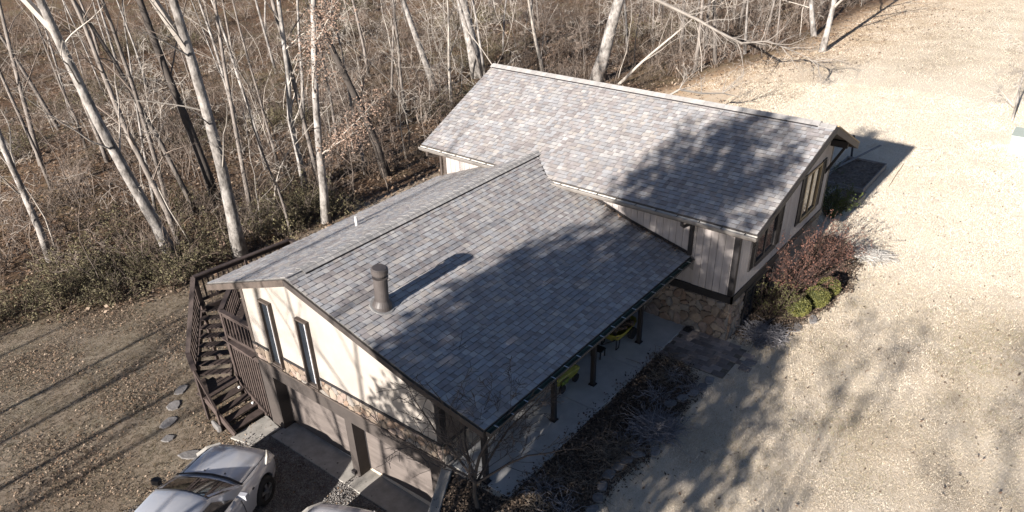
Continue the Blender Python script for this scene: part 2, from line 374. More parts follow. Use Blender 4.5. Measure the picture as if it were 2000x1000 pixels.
# garage front: piers, header, recess
gw = MB(); D0, D1 = (-2.46, .42), (.68, 3.36); HB = -.22
for a, b_ in ((gx0, D0[0]), (D0[1], D1[0]), (D1[1], gx1)): gw.box((a, YG+.002, -2.2), (b_, YG+.36, HB))
gw.box((gx0, YG+.002, HB), (gx1, YG+.36, .2))
gw.build('garage_wall', M_GAR, house)
MB().box((gx0-.015, YG-.03, .205), (gx1+.012, YG+.04, .25)).build('ledge_trim', M_BROWN, house)
MB().box((gx0-.01, YG-.028, .70), (gx1+.012, YG-.001, .775)).build('water_table', M_DARK, house, bevel=.006)
for a, b_ in (D0, D1):
    dr = MB().box((a, YG+.37, -2.15), (b_, YG+.42, HB-.002)).build('garage_door', M_DOOR, house)
    hgt = (HB+2.05)/4
    for k in range(4): MB().box((a+.03, YG+.345, -2.04+k*hgt+.002), (b_-.03, YG+.37, -2.04+(k+1)*hgt-.002)).build('door_panel', M_DOOR, dr)
    MB().box((a+.001, YG+.34, -2.1), (a+.045, YG+.369, HB-.004)).build('door_stop', M_DARK, dr)
    MB().box((b_-.045, YG+.34, -2.1), (b_-.001, YG+.369, HB-.004)).build('door_stop', M_DARK, dr)
MB().box((D0[1]+.02, YG-.09, -1.98), (D0[1]+.15, YG, -1.88)).build('wall_vent', M_DARK, house)
# block walls (interior masses, behind everything that is clad)
MB().box((gx0+.02, YG+.4, -2.2), (gx1-.04, YW-.02, .2)).build('basement_core', M_GAR, house)
wallpoly('wing_core', [(gx0,YG+.2,.2),(gx1-.03,YG+.2,.2),(gx1-.03,YG+.2,zfr(gx1)-.12),(3.5,YG+.2,zfr(3.5)-.12),(0,YG+.2,ZR1-.12),(gx0,YG+.2,zfl(gx0)-.12)], (0,YW-YG-.22,0), M_SID)
wallpoly('main_core', [(XW-.03,YW+.03,-2.2),(XW-.03,15.57,-2.2),(XW-.03,15.57,zmain(15.57)-.14),(XW-.03,YR,ZR2-.14),(XW-.03,YW+.03,zmain(YW+.03)-.14)], (XWL-XW+.06,0,0), M_SID)
# gable corner boards
MB().box((gx0-.02,YG-.02,.2),(gx0+.1,YG-.001,zfl(gx0)-.13)).box((gx0-.02,YG,.2),(gx0-.001,YG+.12,zfl(gx0)-.13)).build('corner_board', M_BROWN, house)
MB().box((gx1-.12,YG-.02,.776),(gx1+.02,YG-.001,zfr(gx1)-.13)).box((gx1+.001,YG,.776),(gx1+.02,YG+.16,zfr(gx1)-.14)).build('corner_board', M_DARK, house)

# ---- field stones: voronoi cells, each a mesh of its own
def voronoi(W, H, n, seed, minh=.0):
    R_ = random.Random(seed); P = []
    tries = 0; dm = math.sqrt(W*H/n)*.5
    while len(P) < n and tries < 6000:
        tries += 1; p = (R_.uniform(0, W), R_.uniform(0, H))
        if all(((p[0]-q[0])*.75)**2+((p[1]-q[1])*1.15)**2 > dm*dm for q in P): P.append(p)
    cells = []
    for p in P:
        poly = [(0,0),(W,0),(W,H),(0,H)]
        for q in P:
            if q is p: continue
            mx, my = (p[0]+q[0])/2, (p[1]+q[1])/2; nx_, ny_ = q[0]-p[0], q[1]-p[1]
            new = []
            for i in range(len(poly)):
                a, b_ = poly[i], poly[(i+1) % len(poly)]
                da = (a[0]-mx)*nx_+(a[1]-my)*ny_; db = (b_[0]-mx)*nx_+(b_[1]-my)*ny_
                if da <= 0: new.append(a)
                if da*db < 0: t = da/(da-db); new.append((a[0]+(b_[0]-a[0])*t, a[1]+(b_[1]-a[1])*t))
            poly = new
            if len(poly) < 3: break
        if len(poly) >= 3: cells.append(poly)
    return cells
def stonework(parent, o, eu, ev, en, W, H, n, seed, depth=.07, gap=.005):
    R_ = random.Random(seed); o, eu, ev, en = map(Vector, (o, eu, ev, en))
    for poly in voronoi(W, H, n, seed):
        poly = [q for i in range(len(poly)) for a, b_ in ((poly[i], poly[(i+1) % len(poly)]),) for q in ((a[0]*.72+b_[0]*.28, a[1]*.72+b_[1]*.28), (a[0]*.28+b_[0]*.72, a[1]*.28+b_[1]*.72))]
        poly = [(max(0, min(W, x+R_.uniform(-.012,.012))), max(0, min(H, y+R_.uniform(-.012,.012)))) for x, y in poly]
        cx = sum(p[0] for p in poly)/len(poly); cy = sum(p[1] for p in poly)/len(poly)
        size = max(math.dist(p, (cx, cy)) for p in poly)
        if size < .05: continue
        dp = depth*R_.uniform(.6, 1.15)
        def ring(k, h, j=0): return [o+eu*(cx+(p[0]-cx)*k)+ev*(cy+(p[1]-cy)*k)+en*(h+R_.uniform(-j, j)) for p in poly]
        k0 = max(.5, 1-gap/size*1.3); m_ = len(poly)
        vs = ring(k0, 0)+ring(k0*.985, dp*.62, .004)+ring(k0*.78, dp, .008)+[o+eu*cx+ev*cy+en*dp*1.06]
        fs = []
        for r_ in range(2): fs += [(r_*m_+i, r_*m_+(i+1)%m_, (r_+1)*m_+(i+1)%m_, (r_+1)*m_+i) for i in range(m_)]
        fs += [(2*m_+i, 2*m_+(i+1)%m_, 3*m_) for i in range(m_)]
        mb = MB(); mb.add(vs, fs); mb.build('stone', R_.choice(M_STONE), parent, fixn=False)
band = MB().box((gx0,YG+.02,.252),(gx1,YG+.05,.698)).build('stone_band', M_MORT, house)
stonework(band, (gx0+.01,YG+.012,.255), (1,0,0), (0,0,1), (0,-1,0), gx1-gx0-.02, .44, 64, 3, depth=.035)
bandr = MB().box((gx1-.03,YG+.05,0),(gx1-.002,YW,.72)).build('stone_band', M_MORT, house)
stonework(bandr, (gx1-.004,YG+.03,.03), (0,1,0), (0,0,1), (1,0,0), 8.2, .68, 60, 4, depth=.045)
base = MB().box((gx1,YW+.001,-.2),(XW-.002,YW+.03,1.2)).build('stone_wall', M_MORT, house)
stonework(base, (gx1+.02,YW,-.02), (1,0,0), (0,0,1), (0,-1,0), XW-gx1-.02, 1.21, 64, 5, depth=.07)
bases = MB().box((XW-.03,YW+.002,-.3),(XW-.001,9.58,1.2)).build('stone_wall', M_MORT, house)
stonework(bases, (XW,YW+.0,-.1), (0,1,0), (0,0,1), (1,0,0), .86, 1.29, 26, 6, depth=.06)
# ---- siding
def siding(name, o, eu, en, W, zb, ztop, holes=(), bw=.2, th=.022, m=M_SID):
    """vertical boards; zb/ztop functions of the distance along eu; holes = (u0,u1,z0,z1)"""
    o, eu, en = map(Vector, (o, eu, en)); p = MB()
    n_ = int(math.ceil(W/bw)); S = []
    for i in range(n_):
        a, b_ = i*bw+.006, min(W, (i+1)*bw)-.006
        if b_-a < .02: continue
        sp = [(zb((a+b_)/2), None)]
        segs = [(zb, ztop)]
        for h in holes:
            if a < h[1] and b_ > h[0]: segs = [(zb, lambda u, z=h[2]: z), (lambda u, z=h[3]: z, ztop)]
        for lo, hi in segs:
            if hi(a)-lo(a) < .03 and hi(b_)-lo(b_) < .03: continue
            S.append(MB().prism([o+eu*a+Vector((0,0,lo(a))), o+eu*b_+Vector((0,0,lo(b_))), o+eu*b_+Vector((0,0,max(hi(b_), lo(b_)+.01))), o+eu*a+Vector((0,0,max(hi(a), lo(a)+.01)))], en*th))
    u0, u1 = 0, W
    back = MB().prism([o+eu*u0+Vector((0,0,zb(u0))), o+eu*u1+Vector((0,0,zb(u1))), o+eu*u1+Vector((0,0,ztop(u1))), o+eu*u0+Vector((0,0,ztop(u0)))], en*-.012).build(name, M_BROWN if m is not M_SID else mat('siding_groove', (.2,.185,.175), .9), house, fixn=True)
    for mb in S: mb.build('siding_board', m, back, fixn=True)
    return back
cst = lambda v: (lambda u: v)
# main block front: right of the wing, and the strip above the wing roof
siding('siding_wall', (1.3, YW, 0), (1,0,0), (0,-1,0), XW-1.3-.12, lambda u: max(1.42, zfr(1.3+u)+.02) if 1.3+u < XR+.1 else 1.42, cst(zmain(YW)-.16))
siding('siding_wall', (XWL+.12, YW, 0), (1,0,0), (0,-1,0), 2.3, lambda u: zfl(XWL+.12+u)+.02, cst(zmain(YW)-.16))
WA, WB = (9.9, 11.35, 1.82, 3.1), (13.35, 14.65, 1.8, 3.3)
SIDE_H = [(WA[0]-YW-.12, WA[1]-YW-.12, WA[2], WA[3]), (WB[0]-YW-.12, WB[1]-YW-.12, WB[2], WB[3])]
def gtop(u):
    y = YW+.12+u; return zmain(y)-.17
siding('siding_wall', (XW, YW+.12, 0), (0,1,0), (1,0,0), 15.5-YW-.12, cst(1.42), gtop, SIDE_H)
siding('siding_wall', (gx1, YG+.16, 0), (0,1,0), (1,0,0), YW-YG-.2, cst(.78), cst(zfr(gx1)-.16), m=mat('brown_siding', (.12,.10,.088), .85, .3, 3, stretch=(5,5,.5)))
MB().box((gx1,YG+.16,.70),(gx1+.035,YW,.775)).build('water_table', M_DARK, house)
# trims of the main block
MB().box((5.42,YW-.05,1.2),(XW+.05,YW-.001,1.418)).box((XW+.001,YW-.05,1.2),(XW+.05,15.62,1.418)).box((gx1+.04,YW-.05,1.2),(5.42,YW-.001,1.418)).build('trim_band', M_DARK, house)
for p in (((XW-.12,YW-.03,1.42),(XW+.028,YW-.001,zmain(YW)-.16)), ((XW+.001,YW,1.42),(XW+.028,YW+.115,zmain(YW)-.15)), ((XW+.001,15.5,1.42),(XW+.028,15.61,zmain(15.6)-.17)), ((XWL-.02,YW-.03,-2.1),(XWL+.12,YW-.001,zmain(YW)-.16))):
    MB().box(*p).build('corner_board', M_DARK if p[0][0] > 0 else M_BROWN, house)
# flashing where wing roof meets the siding
fl = MB()
xs = [1.4,2.2,3,3.5,4.2,4.8,XR]
for a, b_ in zip(xs, xs[1:]): fl.beam((a,YW-.035,zfr(a)+.06),(b_,YW-.035,zfr(b_)+.06),.012,.09)
fl.build('step_flashing', M_DARK, house)

# ---- windows
def window(o, eu, en, W, H, frame=.06, mf=M_BROWN, muntin=0, curtain=0, proud=.03, deep=.1, mpane=M_GLASS):
    o, eu, en = map(Vector, (o, eu, en)); ev = Vector((0,0,1))
    def slab(mb, u0, u1, v0, v1, d0, d1):
        mb.prism([o+eu*u0+ev*v0+en*d0, o+eu*u1+ev*v0+en*d0, o+eu*u1+ev*v1+en*d0, o+eu*u0+ev*v1+en*d0], en*(d1-d0)); return mb
    f = MB()
    slab(f, 0, W, 0, frame, -deep, proud); slab(f, 0, W, H-frame, H, -deep, proud)
    slab(f, 0, frame, frame, H-frame, -deep, proud); slab(f, W-frame, W, frame, H-frame, -deep, proud)
    fo = f.build('window', mf, house, fixn=True)
    slab(MB(), frame, W-frame, frame, H-frame, -deep*.8, -deep*.8+.012).build('pane', mpane, fo, fixn=True)
    if curtain: slab(MB(), W-frame-curtain, W-frame-.01, frame+.02, H-frame-.02, -deep*.8+.013, -deep*.8+.02).build('curtain', M_CURT, fo, fixn=True)
    if muntin:
        s = MB()
        for i in range(1, muntin): slab(s, W*i/muntin-.02, W*i/muntin+.02, frame, H-frame, -deep*.78, proud*.5)
        s.build('mullion', mf, fo, fixn=True)
    slab(MB(), -.02, W+.02, -.035, 0, -.02, proud+.03).build('sill', mf, fo, fixn=True)
    return fo, slab
for x0 in (-2.13, -.70):
    # the tall slit windows are let into the cream wall: dark reveal box stands just proud of it
    f, slab = window((x0, YG-.075, .45), (1,0,0), (0,-1,0), .43, 1.95, frame=.045, mf=M_BROWN, curtain=.13, proud=.03, deep=.07)
def shutter(fo, o, eu, en, W, H):
    o, eu, en = map(Vector, (o, eu, en)); ev = Vector((0,0,1)); s = MB()
    def q(u0, u1, v0, v1, d): s.prism([o+eu*u0+ev*v0, o+eu*u1+ev*v0, o+eu*u1+ev*v1, o+eu*u0+ev*v1], en*d)
    q(0, .05, 0, H, .035); q(W-.05, W, 0, H, .035)
    for v in (0, H/2-.03, H-.06): q(.05, W-.05, v, v+.06, .034)
    k = 0
    v = .07
    while v < H-.1:
        if abs(v-H/2+.01) > .05: q(.05, W-.05, v, v+.03, .022)
        v += .05
    q(.05, W-.05, .06, H-.06, .008); s.build('shutter', M_DARK, fo, fixn=True)
f, _ = window((XW+.022, WB[0], WB[2]), (0,1,0), (1,0,0), 1.3, 1.5, frame=.07, mf=M_TAN, muntin=2, curtain=.0, proud=.035, deep=.03)
shutter(f, (XW+.024, WB[0]-.36, WB[2]-.03), (0,1,0), (1,0,0), .34, 1.56); shutter(f, (XW+.024, WB[1]+.02, WB[2]-.03), (0,1,0), (1,0,0), .34, 1.56)
f, _ = window((XW+.022, WA[0], WA[2]), (0,1,0), (1,0,0), 1.45, 1.28, frame=.07, mf=M_DARK, muntin=2, proud=.035, deep=.03)
shutter(f, (XW+.024, WA[0]-.36, WA[2]-.03), (0,1,0), (1,0,0), .34, 1.34); shutter(f, (XW+.024, WA[1]+.02, WA[2]-.03), (0,1,0), (1,0,0), .34, 1.34)
f, _ = window((XW+.03, 9.6, -.12), (0,1,0), (1,0,0), 2.1, 1.3, frame=.09, mf=M_DARK, muntin=3, proud=.04, deep=.03)
MB().box((XW-.02,11.72,-.3),(XW-.001,15.6,1.2)).build('foundation_wall', M_MORT, house)

# ---- roofs
ROOFS = {}
def frame_m(o, eu, ev, en):
    m = Matrix.Identity(4)
    for i, a in enumerate((eu, ev, en)): m.col[i][:3] = a
    m.translation = o; return m
SHM = {}
def shingle_mesh(wi, tone, thick):
    k = (wi, tone, thick)
    if k not in SHM:
        W = wi-.004; E = .15; th = .024 if thick else .013; mb = MB()
        vs = [(0,0,th),(W,0,th),(W,-E,.003),(0,-E,.003),(0,0,-.006),(W,0,-.006),(W,-E,-.006),(0,-E,-.006)]
        mb.add(vs, [(0,1,2,3)[::-1]]); mb.cur = 1; mb.add(vs, [(0,1,5,4)]); mb.cur = 2; mb.add(vs, [(1,2,6,5),(3,0,4,7)]); SHM[k] = mb.mesh('shingle', [M_SH[tone], M_EDGE, M_SIDE])
    return SHM[k]
M_EDGE = mat('shingle_edge_shadow_line', (.075,.072,.072), .95)  # dark asphalt butt face; the shadow line of each course is put into its colour
M_SIDE = mat('shingle_side_edge', (.13,.125,.12), .95)
WID = (.11, .13, .15, .17, .21)
cand = []
def lay(roof_key, panels, seed, expo=.143):
    """panels: list of (origin at the top edge, eu, ev downslope, length along u as fn(v)->(u0,u1), slope length)"""
    R_ = random.Random(seed)
    for (o, eu, ev, urange, S) in panels:
        o, eu, ev = Vector(o), Vector(eu).normalized(), Vector(ev).normalized(); en = eu.cross(ev)
        flip = en.z < 0
        if flip: en = -en
        n_ = int(S/expo)
        for k in range(n_+1):
            v = S-k*expo
            if v < .04: break
            u0, u1 = urange(v); u = u0-R_.uniform(0, .1); prev = False
            while u < u1:
                wi = R_.choice(WID); a = max(u, u0); b_ = min(u+wi, u1)
                if b_-a > .03:
                    tone = R_.choices(range(8), (16,18,12,11,13,9,12,12))[0]; thick = not prev or R_.random() < .25; prev = thick
                    full = a == u and b_ == u+wi
                    p = o+eu*a+ev*v
                    cand.append((roof_key, p, eu, ev, en, b_-a, tone, thick, wi if full else None))
                u += wi
def fr_panel_top():
    ev = Vector((1,0,-.343)).normalized(); S = 3.5/ev.x
    y_front = lambda v: -.22+.22*(v/ (5.396/ev.x))
    # up the wing roof runs into the main roof: main plane z = Z2E+.427(y-YE)
    def ur(v):
        x = v*ev.x; z = ZR1-.343*x
        y1 = YE+(z-Z2E)/.427 if z > Z2E else YW-.03
        return (y_front(v), y1)
    return ((0,0,ZR1), (0,1,0), ev, ur, S)
def fr_panel_low():
    ev = Vector((1,0,-.2546)).normalized(); S = (XR-3.5)/ev.x
    return ((3.5,0,zfr(3.5)), (0,1,0), ev, lambda v: (-.08+.08*v/S, YW-.03), S)
def fl_panel():
    ev = Vector((-1,0,-.3995)).normalized(); S = XL/ev.x
    def ur(v):
        x = v*ev.x; z = zfl(x); y1 = YE+(z-Z2E)/.427 if z > Z2E else YW-.03
        return (-.22+.22*v/S, y1)
    return ((0,0,ZR1), (0,1,0), ev, ur, S)
def main_panel(front):
    s = -1 if front else 1
    ev = Vector((0,s,-.427)).normalized(); S = abs((YE if front else YB)-YR)/abs(ev.y)
    def ur(v): t = v/S; return (-4.163+.109*t, 7.532-.30*t)
    return ((0,YR,ZR2), (1,0,0), ev, ur, S)
def deckpoly(name, pts, off=(0,0,-.1), m=None): return MB().prism(pts, off).build(name, m or mat('roof_sheathing', (.07,.065,.06), .9), house, fixn=True)
e_ = -.004
yJ = lambda x, z: YE+(z-Z2E)/.427
roofA = MB()
roofA.prism([(0,-.22,ZR1+e_),(3.5,-.08,zfr(3.5)+e_),(3.5,YW-.03,zfr(3.5)+e_),(1.0,YW-.03,zfr(1.0)+e_),(0,9.06,ZR1+e_)], (0,0,-.1))
roofA.prism([(3.5,-.08,zfr(3.5)+e_),(XR,0,zfr(XR)+e_),(XR,YW-.03,zfr(XR)+e_),(3.5,YW-.03,zfr(3.5)+e_)], (0,0,-.1))
roofA.prism([(0,-.22,ZR1+e_),(0,9.06,ZR1+e_),(-.86,YW-.03,zfl(-.86)+e_),(XL,YW-.03,zfl(XL)+e_),(XL,0,zfl(XL)+e_)], (0,0,-.1))
roof_wing = roofA.build('roof', mat('roof_sheathing', (.07,.065,.06), .9), house, fixn=True)
roof_wing['label'] = 'lower front roof of the wing over porch and garage'
roofB = MB()
roofB.prism([(-4.163,YR,ZR2+e_),(7.532,YR,ZR2+e_),(7.232,YE,Z2E+e_),(-4.054,YE,Z2E+e_)], (0,0,-.1))
roofB.prism([(-4.163,YR,ZR2+e_),(-4.054,YB,zmain(YB)+e_),(7.232,YB,zmain(YB)+e_),(7.532,YR,ZR2+e_)], (0,0,-.1))
roof_main = roofB.build('roof', mat('roof_sheathing', (.07,.065,.06), .9), house, fixn=True)
roof_main['label'] = 'upper rear roof of the main block'
lay('wing', [fr_panel_top(), fr_panel_low(), fl_panel()], 21)
lay('main', [main_panel(True), main_panel(False)], 22)
# the three hundred shingles that show largest are pieces of their own, the rest one joined covering per roof
def on_fr(c): return c[0] == 'wing' and c[3].x > 0
vis = [c for c in cand if on_fr(c) and c[8] is not None and 0 < project(c[1])[1] < 1000]
vis.sort(key=lambda c: project(c[1])[2]/(c[5]**.5)); own = set(id(c) for c in vis[:300])
og = wloc(roof_wing)
for c in vis[:300]:
    o_ = place('shingle', shingle_mesh(c[8], c[6], c[7]), roof_wing, frame_m(c[1]-og, c[2], c[3], c[4]))
for key, par in (('wing', roof_wing), ('main', roof_main)):
    mb = MB()
    for c in cand:
        if c[0] != key or id(c) in own: continue
        _, p, eu, ev, en, W, tone, thick, _w = c; mb.cur = tone; th = .024 if thick else .013; W -= .004
        vs = [p+en*th, p+eu*W+en*th, p+eu*W-ev*.15+en*.003, p-ev*.15+en*.003, p-en*.006, p+eu*W-en*.006, p+eu*W-ev*.15-en*.006, p-ev*.15-en*.006]
        mb.add(vs, [(3,2,1,0)]); mb.cur = 8; mb.add(vs, [(0,1,5,4)]); mb.cur = 9; mb.add(vs, [(1,2,6,5),(3,0,4,7)])
    ob = mb.build('shingles', M_SH+[M_EDGE, M_SIDE], par); ob['kind'] = 'stuff'
# ridge vents and cap shingles
def ridge(par, a, b_, sa, sb, n_):
    a, b_ = Vector(a), Vector(b_); d = (b_-a).normalized(); side = Vector((d.y,-d.x,0))
    v = MB(); W = .18
    def sec(p, h): return [p-side*W+Vector((0,0,-W*sb+h)), p+Vector((0,0,h)), p+side*W+Vector((0,0,-W*sa+h))]
    s0_ = (b_-a).length/n_; s0_ *= math.ceil(.25/s0_)
    lo, hi = sec(a+d*(s0_+.02), .012), sec(a+d*(s0_+.02), .045); lo2, hi2 = sec(b_-d*.05, .012), sec(b_-d*.05, .045)
    v.add(lo+hi+lo2+hi2, [(0,1,4,3),(1,2,5,4),(6,9,10,7),(7,10,11,8),(3,4,10,9),(4,5,11,10),(2,8,11,5),(0,3,9,6)])
    vo = v.build('ridge_vent', M_DARK, par)
    L_ = (b_-a).length; st = L_/n_; W2 = .17
    for i in range(n_):
        p = a+d*(i*st); q = a+d*((i+1)*st+.03); h0, h1 = .055, .048
        if i*st < .25: h0, h1 = .03, .022
        m_ = MB(); A = [p-side*W2+Vector((0,0,-W2*sb+h0)), p+Vector((0,0,h0)), p+side*W2+Vector((0,0,-W2*sa+h0))]; B = [q-side*W2+Vector((0,0,-W2*sb+h1)), q+Vector((0,0,h1)), q+side*W2+Vector((0,0,-W2*sa+h1))]
        dn = Vector((0,0,-.008)); m_.add(A+B+[x+dn for x in A]+[x+dn for x in B], [(0,1,4,3),(1,2,5,4),(6,7,1,0),(7,8,2,1),(2,8,11,5),(6,0,3,9),(9,10,7,6),(10,11,8,7)])
        m_.build('ridge_cap', M_CAP, par, fixn=True)
ridge(roof_wing, (0,-.2,ZR1), (0,9.06,ZR1), .343, .3995, 44)
ridge(roof_main, (7.53,YR,ZR2), (-4.16,YR,ZR2), .427, .427, 56)
# rakes and fascias
def rake(pts, w_=.035, h_=.17, m=M_BROWN, dz=-.1, off=(0,0,0), par=house):
    mb = MB()
    for p, q in zip(pts, pts[1:]):
        p = Vector(p)+Vector(off); q = Vector(q)+Vector(off); mb.prism([p+Vector((0,0,dz-h_/2)), q+Vector((0,0,dz-h_/2)), q+Vector((0,0,dz+h_/2)), p+Vector((0,0,dz+h_/2))], (Vector((-(q-p).y,(q-p).x,0)).normalized()*w_))
    return mb.build('rake_board', m, par, fixn=True)
rake([(XL-.01,-.012,zfl(XL)),(0,-.235,ZR1)], off=(0,-.002,0), w_=-.035)
rake([(0,-.235,ZR1),(3.5,-.095,zfr(3.5)),(XR,-.015,zfr(XR))], w_=-.035, m=mat('rake_dark', (.05,.042,.038), .7), h_=.15, dz=-.09)
rake([(7.535,YR,ZR2),(7.235,YE,Z2E)], w_=.035, m=M_DARK)
rake([(7.535,YR,ZR2),(7.235,YB,zmain(YB))], w_=-.035, m=M_BROWN, h_=.2, dz=-.11)
rake([(7.538,YR,ZR2+.01),(7.238,YB,zmain(YB)+.01)], w_=-.05, h_=.035, m=M_TAN, dz=-.01)
rake([(-4.165,YR,ZR2),(-4.056,YE,Z2E)], w_=-.035, m=M_BROWN)
MB().box((XL-.03,.0,zfl(XL)-.2),(XL,YW-.05,zfl(XL)-.02)).build('fascia', M_BROWN, house)
MB().box((XR,.0,zfr(XR)-.2),(XR+.022,YW-.05,zfr(XR)-.02)).build('fascia', M_DARK, house)
MB().box((-4.05,YE-.022,Z2E-.2),(7.22,YE,Z2E-.02)).build('fascia', M_BROWN, house)
MB().box((-4.05,YB,zmain(YB)-.2),(7.22,YB+.022,zmain(YB)-.02)).build('fascia', M_BROWN, house)
# soffit and purlin block under the rear right gable overhang
MB().box((XW+.03,YE+.02,Z2E-.2),(7.2,YW-.06,Z2E-.17)).build('soffit', M_BROWN, house)
pb = MB(); pb.beam((XW,15.2,zmain(15.2)-.22),(7.18,15.2,zmain(15.2)-.22),.12,.2); pb.beam((XW,YR,ZR2-.22),(7.45,YR,ZR2-.22),.12,.2); pb.build('purlin', M_DARK, house)
pk = MB(); pk.beam((XW,15.2,2.75),(7.1,15.2,zmain(15.2)-.32),.08,.08); pk.build('brace', M_DARK, house)
# porch: beam, posts
MB().box((4.72,.5,2.0),(4.9,8.68,2.18)).build('porch_beam', M_DARK, house)
for y in (.62, 3.156, 4.875, 7.2):
    po = MB().box((4.755,y-.055,.03),(4.865,y+.055,2.0)).build('porch_post', M_DARK, house, bevel=.006)
    MB().box((4.725,y-.085,.03),(4.895,y+.085,.06)).build('base_plate', M_DARK, po)
# gutters (open troughs) with hanger straps
def gutter(a, b_, out, m_out, m_in, step, w_=.12, h_=.11, par=house, hm=None):
    a, b_, out = Vector(a), Vector(b_), Vector(out); mb = MB(); upv = Vector((0,0,1)); t = .006
    prof_o = [(0,0),(0,-h_),(w_*.7,-h_),(w_,-h_*.35),(w_,0)]; prof_i = [(w_-t,0),(w_-t,-h_*.35),(w_*.7-t,-h_+t),(t,-h_+t),(t,0)]
    def pt(e, q): return e+out*q[0]+upv*q[1]
    n0 = len(prof_o); vs = [pt(a,q) for q in prof_o+prof_i]+[pt(b_,q) for q in prof_o+prof_i]; n2 = 2*n0
    for i in range(n2):
        j = (i+1) % n2; mb.cur = 1 if n0 <= i < n2-1 else 0
        mb.add([vs[i], vs[j], vs[j+n2], vs[i+n2]], [(0,1,2,3)])
    mb.cur = 0
    for e in (a, b_): mb.add([pt(e,q) for q in prof_o], [tuple(range(n0))])
    g = mb.build('gutter', [m_out, m_in], par, fixn=False)
    L_ = (b_-a).length; k = int(L_/step)
    for i in range(1, k+1):
        p = a+(b_-a)*((i-.5)/k); MB().beam(p+out*.005+upv*.002, p+out*(w_+.004)+upv*.002, .022, .008).build('hanger', hm or M_HANG, g)
    return g
gutter((XR+.024,.02,zfr(XR)-.03), (XR+.024,YW-.06,zfr(XR)-.03), (1,0,0), M_GUTD, M_GUTI, .47)
gutter((1.15,YE-.024,Z2E-.03), (7.26,YE-.024,Z2E-.03), (0,-1,0), mat('taupe_gutter_metal', (.2,.185,.17), .45, .2, 6, spec=.5), M_GUTW, .6, hm=M_GUTD)
gutter((-4.08,YE-.024,Z2E-.03), (-1.0,YE-.024,Z2E-.03), (0,-1,0), mat('taupe_gutter_metal', (.2,.185,.17), .45), M_GUTW, .6, hm=M_GUTD)
gutter((7.25,YB+.024,zmain(YB)-.03), (3,YB+.024,zmain(YB)-.03), (0,1,0), M_GUTD, M_GUTI, .6)
ds = MB(); ds.tube([(5.28,YE-.09,Z2E-.14),(5.28,YE-.09,Z2E-.24),(5.31,YE-.02,Z2E-.3),(5.36,YW-.1,Z2E-.33)], .045, 8); ds.box((5.32,YW-.115,zfr(XR)+.06),(5.42,YW-.03,Z2E-.28)); ds.build('downspout', M_DARK, house)
ds = MB(); ds.tube([(-3.75,YE-.09,Z2E-.14),(-3.75,YE-.09,Z2E-.26),(-3.7,YE+.1,Z2E-.34),(-3.6,YW-.08,Z2E-.4),(-3.6,YW-.08,-2)], .045, 8); ds.build('downspout', M_BROWN, house)
# chimney flue
cb = Vector((1.80,.90,zfr(1.80)-.04)); fx = mat('flue_brown_metal', (.072,.063,.06), .5, scale=3, color2=(.05,.043,.041), spec=.4)
fo = MB().tube([cb+Vector((0,0,-.1)), cb+Vector((.02,0,.25)), cb+Vector((.06,0,.80))], .155, 24).build('flue_pipe', fx, house, smooth=False)
MB().tube([cb+Vector((0,0,-.12)), cb+Vector((0,0,.10)), cb+Vector((.012,0,.20)), cb+Vector((.014,0,.23))], [.225,.215,.17,.158], 24).build('storm_collar', fx, fo)
MB().tube([cb+Vector((.058,0,.77)), cb+Vector((.06,0,.80))], [.175,.175], 24).build('flue_ring', fx, fo)
MB().tube([cb+Vector((.06,0,.81)), cb+Vector((.064,0,.89))], [.13,.13], 24).build('cap_screen', M_DARK, fo)
MB().tube([cb+Vector((.064,0,.875)), cb+Vector((.066,0,.9)), cb+Vector((.068,0,1.0)), cb+Vector((.07,0,1.03))], [.175,.185,.185,.15], 24).build('flue_cap', fx, fo)
nf = Vector((.343,0,1)).normalized(); MB().tube([cb+Vector((0,0,.052)), cb+Vector((0,0,.052))+nf*.012], [.29,.27], 20).build('flashing', mat('lead_flashing', (.22,.215,.21), .6, .3, 9), fo)
MB().lathe((-2.0,3.55,zfl(-2.0)-.02), [(.045,0),(.04,.02),(.04,.3),(.03,.3)], 12).build('vent_pipe', mat('white_pipe', (.6,.6,.58), .5), house)
# lantern under the porch eave
lt = empty('hanging_lantern', (5.05,.85,1.62), 'small dark lantern hanging under the porch eave near its front corner', 'lantern')
MB().lathe((5.05,.85,1.62), [(.05,0),(.09,.02),(.1,.16),(.12,.17),(.03,.26)], 8).build('lantern_body', M_DARK, lt)
MB().tube([(5.05,.85,1.86),(5.05,.85,2.24)], .008, 5).build('hook', M_DARK, lt)
# ------------------------------------------------------------------ deck with stairs
M_DECK = mat('stained_deck_wood', (.066,.049,.043), .7, scale=6, color2=(.038,.028,.025), bump=.2, bscale=40, stretch=(1,1,1), objvar=.2)
deck = empty('deck_stairs', (-4.8, 0, -2.1), 'dark brown timber deck with turning stairs beside the garage', 'deck')
ZD = .15; RISE = .16
S2 = math.sqrt(.5); T = Vector((S2,-S2,0)); Nn = Vector((S2,S2,0))       # upper flight: travel down, across
P0 = Vector((-5.5,-.3,0))                                                # outer foot of the upper flight
WU = .98
def D(name, mb, bevel=.0, parent=deck): return mb.build(name, M_DECK, parent, bevel=bevel)
for i in range(1, 9):                                                    # upper flight treads
    z = ZD-RISE*i; o_ = P0-T*(.25*(9-i))
    D('tread', MB().prism([o_+Vector((0,0,z-.04)), o_+Nn*WU+Vector((0,0,z-.04)), o_+Nn*WU+T*.235+Vector((0,0,z-.04)), o_+T*.235+Vector((0,0,z-.04))], (0,0,.04)))
zl = ZD-RISE*9
for k in (0, WU):
    D('stringer', MB().beam(P0+Nn*k+Vector((0,0,zl-.02)), P0+Nn*k-T*2.25+Vector((0,0,ZD-.1)), .05, .24))
